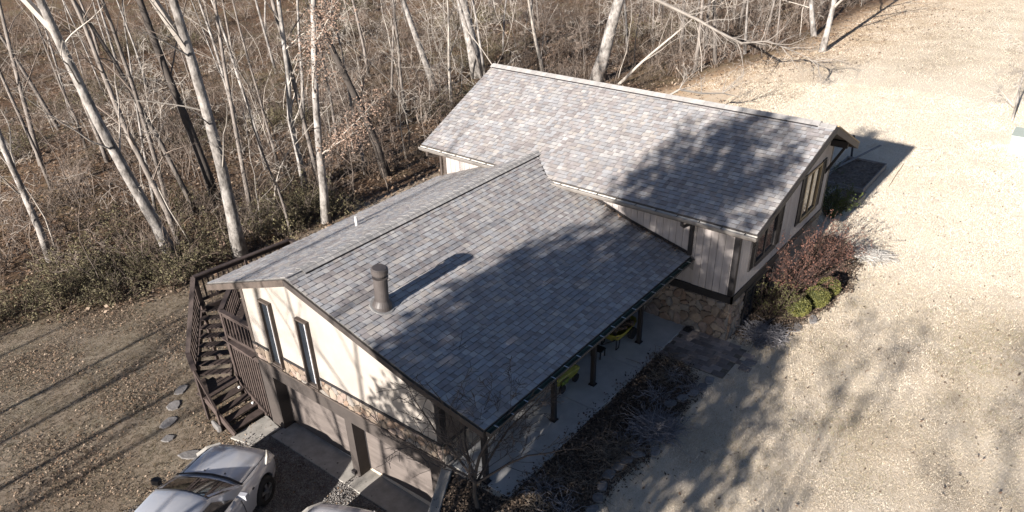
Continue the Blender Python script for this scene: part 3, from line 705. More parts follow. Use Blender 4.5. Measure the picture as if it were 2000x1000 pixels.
for j in range(6):                                                       # landing boards
    a = Vector((-5.42,-.28,zl-.04))+Vector((.155*j,0,0))
    y0 = max(-.68, -.28-.42*j*.155/.5); y1 = min(.48, -.25+.155*j*1.0+.16)
    D('landing_board', MB().box((a.x, y0, zl-.04), (a.x+.148, y1, zl)))
for i in range(1, 5):                                                    # lower flight, turned towards the drive
    z = zl-RISE*i; x = -4.5+.27*(i-1)
    D('tread', MB().box((x, -.62, z-.04), (x+.26, .38, z)))
for y in (-.66, .41): D('stringer', MB().beam((-4.5,y,zl-.02), (-3.38,y,-2.04), .05, .22))
for i in (1, 3): MB().box((-4.5+.27*(i-1)+.1,.29,zl-RISE*i),(-4.5+.27*(i-1)+.16,.34,zl-RISE*i+.05)).build('step_light', mat('white_plastic', (.75,.75,.72), .5), deck)
# deck floor boards
DY0, DY1 = .48, 4.25
x = -3.05; k = 0
while x > -6.6:
    y0 = .48 if x > -4.5 else .48+(-4.5-x)*1.0
    if y0 < DY1: D('deck_board', MB().box((x-.138, y0, ZD-.035), (x, DY1, ZD)))
    x -= .145
D('rim_joist', MB().box((-4.52,.44,ZD-.26),(-3.03,.478,ZD-.04)))
D('rim_joist', MB().box((-6.62,4.25,ZD-.26),(-3.03,4.29,ZD-.04)))
D('rim_joist', MB().beam((-6.68,1.1,ZD-.15),(-6.4,4.25,ZD-.15),.04,.22))
for (x, y) in ((-4.46,.43),(-3.1,.5),(-6.78,1.06),(-6.45,4.2),(-5.5,-.3),(-4.66,-.66),(-5.2,4.2),(-6.6,2.7)):
    top = ZD+.95 if y > .2 else zl+.95
    D('post', MB().box((x-.045,y-.045,zt1(x,y)-.1),(x+.045,y+.045,top)), .004)
def railing(p, q, n_, cap=.15, drop=.82, wide=.14):
    """p, q: ends of the cap; a cap board, a lower rail and single balusters"""
    p, q = Vector(p), Vector(q); D('rail_cap', MB().beam(p, q, wide, .04))
    D('top_rail', MB().beam(p+Vector((0,0,-.09)), q+Vector((0,0,-.09)), .04, .13)); D('bottom_rail', MB().beam(p+Vector((0,0,-drop)), q+Vector((0,0,-drop)), .04, .09))
    for i in range(n_):
        e = p+(q-p)*((i+.5)/n_); D('baluster', MB().box((e.x-.018,e.y-.018,e.z-drop-.03),(e.x+.018,e.y+.018,e.z-.03)))
zc = ZD+.97
railing((-3.05,.44,zc), (-4.48,.43,zc), 9)
railing((-4.48,.43,zc), (-5.75,1.75,zc), 12)
railing((-6.8,1.05,zc), (-6.42,4.28,zc), 20)
railing((-6.42,4.28,zc), (-5.0,4.28,zc), 9)
railing((-6.8,1.05,zc), (-5.52,-.32,zl+.97), 14)
railing((-5.52,-.32,zl+.97), (-4.64,-.68,zl+.95), 6)
D('hand_rail', MB().beam((-4.64,-.68,zl+.93), (-3.95,-.7,-1.42), .06, .06))
D('post', MB().box((-4.0,-.74,-2.1),(-3.91,-.66,-1.38)))
D('wide_plank', MB().beam((-4.72,.47,.12), (-3.2,.40,.12), .2, .045))
for i in range(13):                                                      # slatted screen under the deck
    x = -4.62+i*.115; D('screen_slat', MB().box((x-.028,.442,max(-2.08, zl-.1-(x+4.5)*.6)),(x+.028,.47,.09)))
D('screen_rail', MB().beam((-4.66,.49,-.9),(-3.1,.49,-.9),.03,.07))
tag(MB().prism([(-4.35,-.78,-2.2),(-3.9,-.86,-2.2),(-3.85,-.74,-2.2),(-4.3,-.70,-2.2)], (0,0,.3)).build('curb_stone', M_FLAG, None, bevel=.03), 'pale stone curb leaning along the foot of the stairs', 'stone')

# ------------------------------------------------------------------ cars
def make_car(loc, rz, paint, label):
    car = empty('parked_car', (0,0,0), label, 'car', 'cars parked at the garage')
    # stations front to rear: y, half width, bottom, shoulder z, centre top z
    ST = [(2.30,.50,.42,.62,.66),(2.26,.66,.34,.70,.76),(2.12,.79,.30,.78,.87),(1.9,.86,.28,.84,.945),(1.5,.895,.27,.90,1.005),(1.1,.905,.27,.935,1.05),(.86,.91,.27,.955,1.075),(.3,.91,.27,.97,1.08),(-.6,.91,.27,.985,1.08),(-1.3,.905,.28,1.0,1.08),(-1.9,.875,.30,1.02,1.09),(-2.2,.80,.36,1.0,1.06),(-2.32,.66,.44,.93,.96)]
    ys = np.array([s[0] for s in ST])[::-1]; yy = np.linspace(-2.32, 2.30, 47)
    # denser at the nose
    yy = np.concatenate([yy[:-4], np.linspace(yy[-4], 2.30, 10)])
    vals = [np.interp(yy, ys, np.array([s[k] for s in ST])[::-1]) for k in range(1, 5)]
    # smooth the interpolated curves
    def sm_(a):
        for _ in range(2): a[1:-1] = .25*a[:-2]+.5*a[1:-1]+.25*a[2:]
        return a
    W_, B_, S_, C_ = [sm_(v.copy()) for v in vals]
    rings = []
    for i, y in enumerate(yy):
        w_, b_, s_, c_ = W_[i], B_[i], S_[i], C_[i]
        half = [(w_*.86,b_),(w_*.97,b_+.05),(w_*.995,b_+(s_-b_)*.35),(w_,b_+(s_-b_)*.62),(w_*.975,s_-.05),(w_*.93,s_),(w_*.84,s_+(c_-s_)*.45),(w_*.7,s_+(c_-s_)*.62+.004),(w_*.52,s_+(c_-s_)*.86),(w_*.25,c_-.003)]
        ring = half+[(0,c_)]+[(-a,b) for a, b in half[::-1]]
        rings.append([(a, y, b) for a, b in ring])
    n_ = len(rings[0]); mb = MB(); vs = [p for r in rings for p in r]; fs = []
    for i in range(len(rings)-1):
        for j in range(n_-1): fs.append((i*n_+j, i*n_+j+1, (i+1)*n_+j+1, (i+1)*n_+j))
        fs.append((i*n_+n_-1, i*n_, (i+1)*n_, (i+1)*n_+n_-1))
    fs += [tuple(range(n_)), tuple(range((len(rings)-1)*n_, len(rings)*n_))[::-1]]
    mb.add(vs, fs); body = mb.build('body', paint, car, smooth=True, fixn=True)
    # wheel arches cut out
    cut = MB()
    for y in (1.42, -1.42):
        cut.tube([(-1.2,y,.36),(1.2,y,.36)], .40, 28)
    co = cut.build('cutter', paint, None, fixn=True)
    md = body.modifiers.new('arch', 'BOOLEAN'); md.object = co; md.operation = 'DIFFERENCE'; md.solver = 'EXACT'
    dg = bpy.context.evaluated_depsgraph_get(); me2 = bpy.data.meshes.new_from_object(body.evaluated_get(dg)); body.modifiers.clear(); body.data = me2
    bpy.data.objects.remove(co, do_unlink=True)
    me2.polygons.foreach_set('use_smooth', [True]*len(me2.polygons))
    try: me2.set_sharp_from_angle(angle=math.radians(38))
    except Exception: pass
    MB().box((-.78,-2.0,.3),(.78,2.0,.72)).build('underbody', M_DARK, car)
    # greenhouse
    G = [(.86,.80,1.045,.80,1.05),(.50,.80,1.03,.735,1.26),(.12,.80,1.03,.655,1.455),(-.1,.80,1.03,.635,1.505),(-.6,.80,1.03,.63,1.535),(-1.2,.80,1.035,.62,1.52),(-1.65,.79,1.04,.61,1.47),(-1.95,.77,1.05,.66,1.30),(-2.16,.72,1.05,.71,1.06)]
    vs = []; m_ = 7
    for y, wb, zb, wt, ztp in G: vs += [(wb,y,zb-.05),(wt+.0,y,ztp-.05 if ztp > 1.2 else ztp-.02),(wt*.86,y,ztp-.012),(0,y,ztp+.012 if ztp > 1.2 else ztp),(-wt*.86,y,ztp-.012),(-wt,y,ztp-.05 if ztp > 1.2 else ztp-.02),(-wb,y,zb-.05)]
    fs = [(i*m_+j, i*m_+j+1, (i+1)*m_+j+1, (i+1)*m_+j) for i in range(len(G)-1) for j in range(m_-1)]
    mb = MB(); mb.add(vs, fs); cabin = mb.build('cabin', paint, car, smooth=True, fixn=True)
    try: cabin.data.set_sharp_from_angle(angle=math.radians(35))
    except Exception: pass
    gl = mat('car_glass', (.03,.03,.032), .05, spec=1.0, coat=.5)
    # windscreen: follows the first three cabin sections, a little proud
    rows = []
    for y, wt, z in ((.875,.765,1.058),(.52,.685,1.262),(.14,.595,1.455)):
        rows.append([Vector((x*wt, y-abs(x)**2*.10, z+.014+(1-abs(x)**2)*.012)) for x in (-1,-.66,-.33,0,.33,.66,1)])
    mb = MB(); mb.add([p for r in rows for p in r], [(i*7+j, i*7+j+1, (i+1)*7+j+1, (i+1)*7+j) for i in range(2) for j in range(6)]); mb.build('windscreen', gl, car, smooth=True)
    mb = MB(); mb.add([(-.8,.90,1.058),(-.4,1.0,1.072),(0,1.03,1.078),(.4,1.0,1.072),(.8,.90,1.058),(.79,.84,1.066),(.4,.93,1.082),(0,.96,1.09),(-.4,.93,1.082),(-.79,.84,1.066)], [(0,1,8,9),(1,2,7,8),(2,3,6,7),(3,4,5,6)]); mb.build('wiper_cowl', M_DARK, car)
    for sx in (-1, 1):
        for (ya, yb, yc, yd) in ((.48,.02,-.42,-.42), (-.5,-.5,-1.35,-1.22)):
            def P(y, t):
                wb = .803; wt = np.interp(y, [g[0] for g in G][::-1], [g[3] for g in G][::-1]); zt_ = np.interp(y, [g[0] for g in G][::-1], [g[4] for g in G][::-1])-.05
                return Vector((sx*(wb+(wt-wb)*t+.006), y, .99+(zt_-.99)*t))
            q = [P(ya,.12), P(yb,.9), P(yd,.9), P(yc,.12)] if ya > 0 else [P(ya,.12), P(yb,.9), P(yd,.88), P(yc,.12)]
            mb = MB(); mb.prism(q, (sx*.006,0,0)); mb.build('side_window', gl, car, fixn=True)
        mb = MB(); mb.tube([(sx*.86,.52,1.06),(sx*.98,.53,1.10)], [.03,.03], 6); c_ = Vector((sx*1.03,.52,1.12))
        mb.add([c_+Vector((a*.085,b*.05,c*.065)) for a in (-1,1) for b in (-1,1) for c in (-1,1)]+[c_+Vector((a*.06,.1,c*.045)) for a in (-1,1) for c in (-1,1)], [(0,1,5,4)[::-1],(0,2,3,1)[::-1],(4,5,7,6)[::-1],(0,4,6,2)[::-1],(1,3,7,5)[::-1],(2,6,10,8)[::-1],(6,7,11,10)[::-1],(7,3,9,11)[::-1],(3,2,8,9)[::-1],(8,10,11,9)[::-1]])
        mb.build('mirror', paint if sx > 0 else M_DARK, car, fixn=True)
        mb = MB(); mb.add([(sx*.60,2.235,.70),(sx*.80,2.10,.74),(sx*.875,1.80,.83),(sx*.865,1.66,.885),(sx*.76,1.9,.905),(sx*.58,2.16,.83)], [(0,1,2,3,4,5)]); 
        mb2 = MB(); mb2.prism([Vector(p)+Vector((sx*.012,.012,.012)) for p in mb.v], (-sx*.04,-.04,-.03)); mb2.build('headlight', mat('headlight_lens', (.55,.52,.46), .1, spec=.8, coat=.6), car, fixn=True)
        for y in (1.42, -1.42):
            wh = empty('wheel', (sx*.82,y,.345)); wh.parent = car
            og_ = Vector((sx*.82,y,.345)); ty = MB()
            prof = [(.20,-.10),(.30,-.115),(.335,-.09),(.345,-.05),(.345,.05),(.335,.09),(.30,.115),(.20,.10)]
            n2 = 28; vs = []
            for r_, h in prof: vs += [og_+Vector((h*sx, r_*math.cos(2*math.pi*j/n2), r_*math.sin(2*math.pi*j/n2))) for j in range(n2)]
            ty.add(vs, [(i*n2+j, i*n2+(j+1)%n2, (i+1)*n2+(j+1)%n2, (i+1)*n2+j) for i in range(len(prof)-1) for j in range(n2)]); ty.build('tyre', mat('tyre_rubber', (.018,.018,.019), .8), wh, smooth=True, fixn=True)
            rm = MB(); al = mat('alloy_wheel', (.55,.55,.56), .28, metal=.9)
            for k in range(5):
                t_ = 2*math.pi*k/5+.3
                for s_ in (-.12, .12): rm.beam(og_+Vector((sx*.095,.05*math.cos(t_),.05*math.sin(t_))), og_+Vector((sx*.085,.215*math.cos(t_+s_),.215*math.sin(t_+s_))), .035, .03, (1,0,0))
            rm.tube([og_+Vector((sx*.06,0,0)), og_+Vector((sx*.105,0,0))], [.065,.055], 14)
            ring = []
            for r_, h in ((.225,.10),(.205,.10),(.20,.02),(.225,.02)): ring += [og_+Vector((sx*h, r_*math.cos(2*math.pi*j/n2), r_*math.sin(2*math.pi*j/n2))) for j in range(n2)]
            rm.add(ring, [(i*n2+j, i*n2+(j+1)%n2, ((i+1)%4)*n2+(j+1)%n2, ((i+1)%4)*n2+j) for i in range(4) for j in range(n2)])
            rm.build('rim', al, wh, fixn=True)
            MB().tube([og_+Vector((-sx*.03,0,0)), og_+Vector((sx*.01,0,0))], .19, 20).build('brake_disc', M_DARK, wh)
    # panel gaps: hood edges and front door
    gp = MB()
    for sx in (-1, 1):
        pts = []
        for y in np.linspace(.92, 2.12, 9):
            i = int(np.argmin(abs(yy-y))); w_, s_, c_ = W_[i], S_[i], C_[i]; pts.append((sx*w_*.80, y, s_+(c_-s_)*.50+.004))
        gp.tube(pts, .007, 4)
        for yd in (.62, -.46): gp.tube([(sx*.914,yd,.42),(sx*.918,yd-.02,.7),(sx*.90,yd-.05,.95)], .006, 4)
        gp.tube([(sx*.905,.6,.43),(sx*.912,0,.42),(sx*.912,-.46,.42)], .004, 4)
        MB().box((sx*.925-.012,-.34,.86),(sx*.925+.012,-.16,.885)).build('door_handle', paint, car, bevel=.006)
        MB().box((sx*.905-.006,1.0,.80),(sx*.905+.008,1.06,.83)).build('side_marker', M_DARK, car)
    gp.build('panel_gap', M_DARK, car)
    # hood nozzles
    MB().box((-.26,1.08,1.058),(-.23,1.11,1.07)).build('washer_nozzle', M_DARK, car); MB().box((.23,1.08,1.058),(.26,1.11,1.07)).build('washer_nozzle', M_DARK, car)
    MB().prism([(-.42,2.285,.52),(.42,2.285,.52),(.40,2.33,.64),(-.40,2.33,.64)], (0,-.06,0)).build('grille', M_DARK, car, fixn=True)
    car.location = loc; car.rotation_euler = (0,0,rz); car.scale = (1.12,1.12,1.12)
    return car
P1 = mat('silver_paint', (.46,.47,.50), .14, metal=.2, spec=.5, coat=.8)
P2 = mat('pale_silver_paint', (.55,.56,.60), .14, metal=.2, spec=.5, coat=.8)
make_car((-.82,-3.46,-2.11), math.radians(25), P1, 'silver crossover car parked at an angle on the gravel, nose towards the stairs')
make_car((2.93,-3.22,-2.11), math.radians(25), P2, 'pale silver car of which only the front of the hood shows')

# ------------------------------------------------------------------ wheelbarrow with firewood
M_YEL = mat('yellow_plastic', (.36,.31,.045), .5, .25, 4, spec=.4)
wb = empty('wheelbarrow', (4.3,6.75,.035), 'yellow two-wheeled wheelbarrow heaped with firewood under the porch', 'wheelbarrow')
c = Vector((4.28,6.85,.0)); tub = MB()
def tubring(lx, ly, z, r=.12, n=20):
    out = []
    for j in range(n):
        t = 2*math.pi*j/n; q = (abs(math.cos(t))**4+abs(math.sin(t))**4)**-.25; out.append(c+Vector((lx*math.cos(t)*q, ly*math.sin(t)*q, z)))
    return out
rr = [tubring(.24,.36,.30), tubring(.30,.44,.40), tubring(.385,.56,.62), tubring(.415,.60,.635), tubring(.415,.60,.61), tubring(.375,.55,.60), tubring(.28,.42,.40), tubring(.22,.34,.32)]
vs = [p for r in rr for p in r]; fs = [(i*20+j, i*20+(j+1)%20, (i+1)*20+(j+1)%20, (i+1)*20+j) for i in range(len(rr)-1) for j in range(20)]+[tuple(range(20))[::-1], tuple(range(140,160))]
tub.add(vs, fs); tub.build('tub', M_YEL, wb, smooth=True)
fr = MB()
for sx in (-.22, .22):
    fr.tube([c+Vector((sx,-1.05,.62)), c+Vector((sx,-.5,.42)), c+Vector((sx*.9,.2,.27)), c+Vector((sx*.9,.55,.2))], .018, 6); fr.tube([c+Vector((sx,-.32,.36)), c+Vector((sx*1.05,-.36,.05)), c+Vector((sx*1.05,-.22,.05)), c+Vector((sx,-.14,.34))], .016, 6)
fr.build('frame', M_DARK, wb)
for sx in (-.27, .27): MB().tube([c+Vector((sx-.06,.42,.205)), c+Vector((sx+.06,.42,.205))], .17, 18).build('wheel', mat('tyre_rubber', (.018,.018,.019), .8), wb)
M_LOG = mat('split_firewood', (.12,.085,.06), .9, scale=12, color2=(.05,.036,.028), bump=.4, objvar=.3)
R_ = random.Random(5)
for i in range(22):
    p = c+Vector((R_.uniform(-.25,.25), R_.uniform(-.4,.4), .56+R_.uniform(0,.24)*(1-abs(i-11)/22))); d_ = Vector((R_.uniform(-1,1), R_.uniform(-.6,.6), R_.uniform(-.25,.35))).normalized()*R_.uniform(.18,.26)
    tag(MB().tube([p-d_, p+d_], [R_.uniform(.03,.05)]*2, 5).build('firewood_log', M_LOG), 'split log heaped in the yellow wheelbarrow', 'log', 'firewood in the wheelbarrow')
# yellow garden cart seen below the gutter
gc = empty('garden_cart', (4.25,4.45,.035), 'lime yellow plastic garden cart with white handle rod beside the middle porch post', 'cart')
c = Vector((4.12,4.40,.04)); gm = mat('lime_plastic', (.26,.25,.05), .45, .25, 3, spec=.4); gd = mat('green_plastic', (.12,.16,.03), .5)
b_ = MB(); A = [c+Vector(p) for p in ((-.2,-.35,.18),(.2,-.35,.18),(.26,.38,.16),(-.26,.38,.16))]; B = [c+Vector(p) for p in ((-.24,-.42,.42),(.24,-.42,.42),(.32,.48,.40),(-.32,.48,.40))]; C_ = [c+Vector(p) for p in ((-.14,-.1,.50),(.14,-.1,.50),(.18,.34,.48),(-.18,.34,.48))]
b_.add(A+B+C_, [(3,2,1,0),(0,1,5,4),(1,2,6,5),(2,3,7,6),(3,0,4,7),(4,5,9,8),(5,6,10,9),(6,7,11,10),(7,4,8,11),(8,9,10,11)]); b_.build('cart_body', gm, gc, bevel=.025)
MB().prism([c+Vector((.262,-.32,.2)), c+Vector((.275,-.05,.2)), c+Vector((.31,-.05,.38)), c+Vector((.29,-.32,.38))], (.012,0,0)).build('side_panel', gd, gc, fixn=True)
for sx in (-.27,.27):
    for y in (-.28,.32): MB().tube([c+Vector((sx-.03,y,.12)), c+Vector((sx+.03,y,.12))], .12, 16).build('wheel', M_DARK, gc)
MB().tube([c+Vector((.05,.46,.3)), c+Vector((.05,.62,.72))], .016, 6).build('handle_rod', mat('white_plastic', (.75,.75,.72), .5), gc)
MB().tube([c+Vector((-.08,.62,.73)), c+Vector((.18,.62,.73))], .035, 8).build('grip', gm, gc)
# small dark stool on the patio, drain box by the stone wall
st = empty('low_stool', (4.25,6.0,.035), 'low dark stool on the patio next to the wheelbarrow', 'stool')
MB().box((4.08,5.86,.26),(4.42,6.14,.29)).build('seat', M_DARK, st, bevel=.008)
for dx in (-.14,.14):
    for dy in (-.11,.11): MB().box((4.25+dx-.015,6+dy-.015,.035),(4.25+dx+.015,6+dy+.015,.26)).build('leg', M_DARK, st)
tag(MB().box((5.52,8.42,-.05),(5.72,8.6,.1)).box((5.55,8.45,.1),(5.69,8.57,.125)).build('drain_box', M_DARK, None, bevel=.012), 'small black drain box at the corner of patio and stone wall', 'drain')
# raised beds
M_BED = mat('grey_bed_board', (.23,.215,.205), .9, scale=5, color2=(.15,.14,.135), bump=.3, stretch=(1,1,5)); M_SOIL = mat('bed_soil', (.20,.155,.12), .95, scale=9, color2=(.06,.045,.036), bump=.8, bscale=30)
def bed(x0, x1, y0, y1, h, label):
    b = empty('raised_bed', ((x0+x1)/2,(y0+y1)/2,0), label, 'garden bed', 'raised beds behind the house')
    t = .045
    for p, q in (((x0,y0,-.05),(x1,y0+t,h)), ((x0,y1-t,-.05),(x1,y1,h)), ((x0,y0+t,-.05),(x0+t,y1-t,h)), ((x1-t,y0+t,-.05),(x1,y1-t,h))): MB().box(p, q).build('board', M_BED, b, bevel=.004)
    n = 14; xs = np.linspace(x0+t, x1-t, n); ys_ = np.linspace(y0+t, y1-t, n); mb = MB()
    vs = [(x, y, h-.07+NR.uniform(-.035,.035)) for y in ys_ for x in xs]; mb.add(vs, [(j*n+i, j*n+i+1, (j+1)*n+i+1, (j+1)*n+i) for j in range(n-1) for i in range(n-1)]); mb.build('soil', M_SOIL, b)
bed(5.15,6.72,20.75,23.9,.26,'larger grey timber raised bed in the shadow behind the house')
bed(5.85,6.95,19.35,20.35,.32,'smaller grey timber raised bed nearest the green bush')
tag(MB().beam((5.0,21.1,.3),(5.95,25.7,.33),.09,.035).build('loose_plank', M_BED), 'long loose plank lying across the large raised bed', 'plank')
tag(MB().beam((5.3,24.0,.0),(5.1,24.4,1.0),.07,.07).build('leaning_stake', M_DARK), 'short dark stake leaning beside the raised beds', 'stake')
tag(MB().tube([(7.32,22.1,.02),(7.22,23.6,.03),(7.15,24.95,.02)], .014, 5).build('fallen_stick', mat('dry_stick', (.22,.16,.11), .9)), 'thin straight stick lying on the sunny lawn by the raised beds', 'stick')
ub = empty('utility_box', (10.75,29.0,0), 'pale green metal utility box standing on the lawn at the right edge', 'utility box'); mu = mat('pale_green_metal', (.33,.37,.33), .5, .15, 3, spec=.4)
MB().box((10.3,28.6,0),(11.3,29.5,.75)).build('cabinet', mu, ub, bevel=.02); MB().prism([(10.27,28.57,.75),(11.33,28.57,.75),(11.33,29.53,.86),(10.27,29.53,.86)], (0,0,.03)).build('lid', mu, ub, fixn=True)
# ------------------------------------------------------------------ vegetation
M_PALE = mat('pale_bark_shade_mottled', (.38,.355,.33), .9, scale=3.2, color2=(.06,.053,.047), bump=1.0, bscale=12, stretch=(1,1,.6), detail=10, objvar=.15)  # bark mottling; its dark blotches also put branch shadows into the colour
M_GREY = mat('grey_bark', (.21,.185,.165), .92, scale=5, color2=(.08,.07,.062), bump=.9, bscale=16, stretch=(1,1,.3), detail=7, objvar=.25)
M_BLACK = mat('dark_bark', (.075,.064,.056), .92, scale=4, color2=(.04,.034,.03), bump=.6, bscale=16, stretch=(1,1,.3), objvar=.2)
M_TWIG = mat('twig_bark', (.185,.15,.125), .92, .35, 2, objvar=.3)
M_TWIGP = mat('pale_twig_bark', (.36,.325,.285), .92, .3, 2, objvar=.2)
M_DLEAF = mat('dead_oak_leaf', (.21,.15,.118), .8, scale=2, color2=(.14,.095,.07), spec=.2, objvar=.25)
def rot_about(v, ax, an): return Matrix.Rotation(an, 3, ax) @ v
GR = dict(rk=(.25,.42), cap=.04)
def grow(R_, base, dirv, length, r0, depth, maxd, segs, lines, wig=.12, upb=.15, nb=(5,7), lr=.5, start=.3, spread=(.5,1.0)):
    pts = [Vector(base)]; d = Vector(dirv).normalized(); rad = [r0]; st = length/segs
    for i in range(segs):
        d = (d+Vector((R_.gauss(0,wig), R_.gauss(0,wig), R_.gauss(0,wig)+upb*.3))).normalized(); pts.append(pts[-1]+d*st); rad.append(r0*(1-.8*(i+1)/segs))
    lines.append((depth, pts, rad))
    if depth >= maxd: return
    k = R_.randint(*nb) if depth else nb[1]
    for j in range(k):
        f = start+(1-start)*(j+R_.random())/k; f = min(.98, f); s_ = f*segs; i = min(segs-1, int(s_)); p = pts[i].lerp(pts[i+1], s_-i); r_ = rad[i]+(rad[i+1]-rad[i])*(s_-i)
        dd = (pts[i+1]-pts[i]).normalized(); ax = rot_about(dd.orthogonal().normalized(), dd, R_.uniform(0, 6.283)); nd = rot_about(dd, ax, R_.uniform(*spread))
        grow(R_, p, nd, length*lr*R_.uniform(.6,1.15)*(1.1-.5*f), min(r_*R_.uniform(*GR['rk']), GR['cap']+.4*max(0, r0-.3)), depth+1, maxd, max(3, segs-2), lines, max(.1, wig*1.4) if depth == 0 else wig*1.15, upb, (max(2,nb[0]-1), max(3,nb[1]-1)), lr, .2, spread)
def tree_meshes(lines, mt, mc, trunk_sides=9, tmin=.0, leaves=0, R_=None, lsize=.11, mleaf=None, ltop=1e9):
    tk, cr, lf = MB(), MB(), MB()
    for dep, pts, rad in lines:
        if dep == 0: tk.tube(pts, [max(r, .012) for r in rad], trunk_sides)
        else:
            n = 6 if rad[0] > .06 else (4 if rad[0] > .025 else 3)
            cr.tube(pts, [max(r, .0055) for r in rad], n, cap=False)
    if leaves:
        tips = [(p, r) for dep, pts, rad in lines if dep >= 1 for p, r in zip(pts[1:], rad[1:]) if p.z < ltop]
        for _ in range(leaves):
            p = R_.choice(tips)[0]+Vector((R_.gauss(0,.28), R_.gauss(0,.28), R_.gauss(-.1,.22))); a = Vector((R_.gauss(0,1), R_.gauss(0,1), R_.gauss(0,.6))).normalized(); b = a.orthogonal().normalized(); b = rot_about(b, a, R_.uniform(0,6.28)); s = lsize*R_.uniform(.6,1.2); nrm = a.cross(b)
            lf.add([p-a*s, p-b*s*.5+nrm*s*.15, p+a*s, p+b*s*.5+nrm*s*.15], [(0,1,2),(0,2,3)])
    return tk, cr, lf
def make_tree(name, base, lean, H, r0, seed, mt, mc, label, group=None, nb=(4,6), maxd=3, start=.35, lr=.33, cat='tree', leaves=0, lsize=.11, mleaf=None, segs=9, wig=.035, spread=(.45,.95), ltop=1e9, fork=None, extra=None, upb=.12):
    R_ = random.Random(seed); base = Vector(base); t = empty(name, base, label, cat, group)
    lines = []; lv = Vector(lean); 
    grow(R_, base-lv.normalized()*.25, lv, H, r0, 0, maxd, segs, lines, wig, upb*0, (nb[0], nb[1]), lr, start, spread)
    lines[0][2][0] = r0*1.35; lines[0][2][1] = max(lines[0][2][1], r0*.93)
    lines[0][2][-1] = r0*.12
    if fork:
        f, d_, L_ = fork; pts = lines[0][1]; s_ = f*(len(pts)-1); i = int(s_); p = pts[i].lerp(pts[i+1], s_-i)
        grow(R_, p, d_, L_, r0*.62, 1, maxd, 7, lines, .05, .05, nb, lr, .3, spread)
    if extra: extra(R_, lines)
    tk, cr, lf = tree_meshes(lines, mt, mc, leaves=leaves, R_=R_, lsize=lsize, ltop=ltop)
    tk.build('trunk', mt, t, smooth=True); cr.build('crown', mc, t)
    if leaves: lf.build('clinging_leaves', mleaf or M_DLEAF, t)
    return t
WOODS = 'bare trees of the woods behind and left of the house'
def wood(name, n, base, lean, H, r, mt, mc, label, **k): return make_tree(name, base, lean, H, r, 100+n, mt, mc, label, WOODS, **k)
wood('leaning_tree', 1, (-15.7,4.73,-2.95), (-.064,-.141,1), 20, .25, M_PALE, M_TWIGP, 'thick pale trunk leaning left, nearest big tree left of the stairs', start=.2, nb=(9,13), lr=.2, fork=(.5, (-.4,-.3,1), 8))
wood('forked_tree', 2, (-13.55,6.45,-2.68), (-.012,-.022,1), 19, .265, M_PALE, M_TWIGP, 'thick pale grey trunk that forks in two, directly behind the stairs', start=.2, nb=(9,13), lr=.2, fork=(.46, (-.28,-.32,1), 9))
wood('dark_tree', 3, (-20.77,9.95,-3.4), (-.05,-.092,1), 20, .235, M_BLACK, M_TWIG, 'dark shaded trunk just behind the pale forked tree', start=.3)
wood('slim_tree', 4, (-21.37,1.97,-3.4), (.004,.013,1), 17, .16, M_PALE, M_TWIGP, 'pale slim trunk cut by the left edge of the picture', start=.15, nb=(9,13), lr=.22, wig=.05)
wood('slim_tree', 5, (-17.43,5.97,-3.15), (-.038,-.081,1), 18, .14, M_GREY, M_TWIG, 'grey medium trunk close behind the leaning pale tree', start=.15, nb=(9,13), lr=.22, wig=.05)
wood('slim_tree', 6, (-20.51,8.62,-3.36), (-.051,-.10,1), 18, .128, M_GREY, M_TWIG, 'slender grey trunk between the leaning and the forked tree', start=.15, nb=(9,13), lr=.22, wig=.05)
wood('slim_tree', 7, (-17.66,13.07,-3.15), (-.038,-.054,1), 18, .158, M_PALE, M_TWIGP, 'pale straight trunk left of the tree with russet leaves', start=.15, nb=(9,13), lr=.22, wig=.05)
wood('oak_with_dead_leaves', 8, (-12.98,10.56,-2.6), (.011,.015,1), 17, .19, M_PALE, M_TWIGP, 'pale trunk with clinging russet dead leaves above the deck end', start=.12, leaves=3000, lsize=.058, nb=(8,12), ltop=7.0, lr=.24)
wood('dark_tree', 9, (-15.18,16.4,-2.9), (-.135,-.154,1), 18, .215, M_BLACK, M_TWIG, 'black leaning trunk standing alone between oak and rear roof corner', start=.15, nb=(9,13), lr=.22, wig=.05)
wood('slim_tree', 10, (-16.72,16.32,-3.05), (-.03,-.037,1), 11, .095, M_PALE, M_TWIGP, 'short thin pale trunk just left of the black leaning trunk', start=.3)
wood('slim_tree', 11, (-26.09,31.6,-3.6), (-.183,-.179,1), 18, .245, M_PALE, M_TWIGP, 'pale leaning trunk left of the rear roof ridge end', start=.3)
wood('big_tree', 12, (-25.51,35.99,-3.6), (-.104,-.09,1), 22, .48, M_PALE, M_TWIGP, 'very thick pale trunk rising at the left end of the rear ridge', start=.3)
def limb13(R_, lines):
    # long low limb reaching right over the lawn
    p = lines[0][1][4].copy()
    tgt = [Vector(q) for q in ((-12.6,34.4,6.2),(-10.0,31.4,4.6),(-8.0,32.5,3.6),(-6.4,32.8,3.0),(-5.2,32.9,2.5),(-3.9,33.4,1.9),(-2.7,34.2,2.0),(-1.2,35.2,1.3),(.1,35.6,.7))]
    pts = [p]+tgt; lines.append((1, pts, [.15,.13,.115,.10,.085,.07,.055,.04,.025,.01]))
    for k in range(2, 10):
        for _ in range(6):
            d_ = (pts[k]-pts[k-1]).normalized(); ax = rot_about(d_.orthogonal().normalized(), d_, R_.uniform(0,6.28)); grow(R_, pts[k].lerp(pts[k-1], R_.random()), rot_about(d_, ax, R_.uniform(.4,.9)), R_.uniform(1.2,2.8), .03, 2, 4, 5, lines, .2, 0, (4,6), .5, .2)
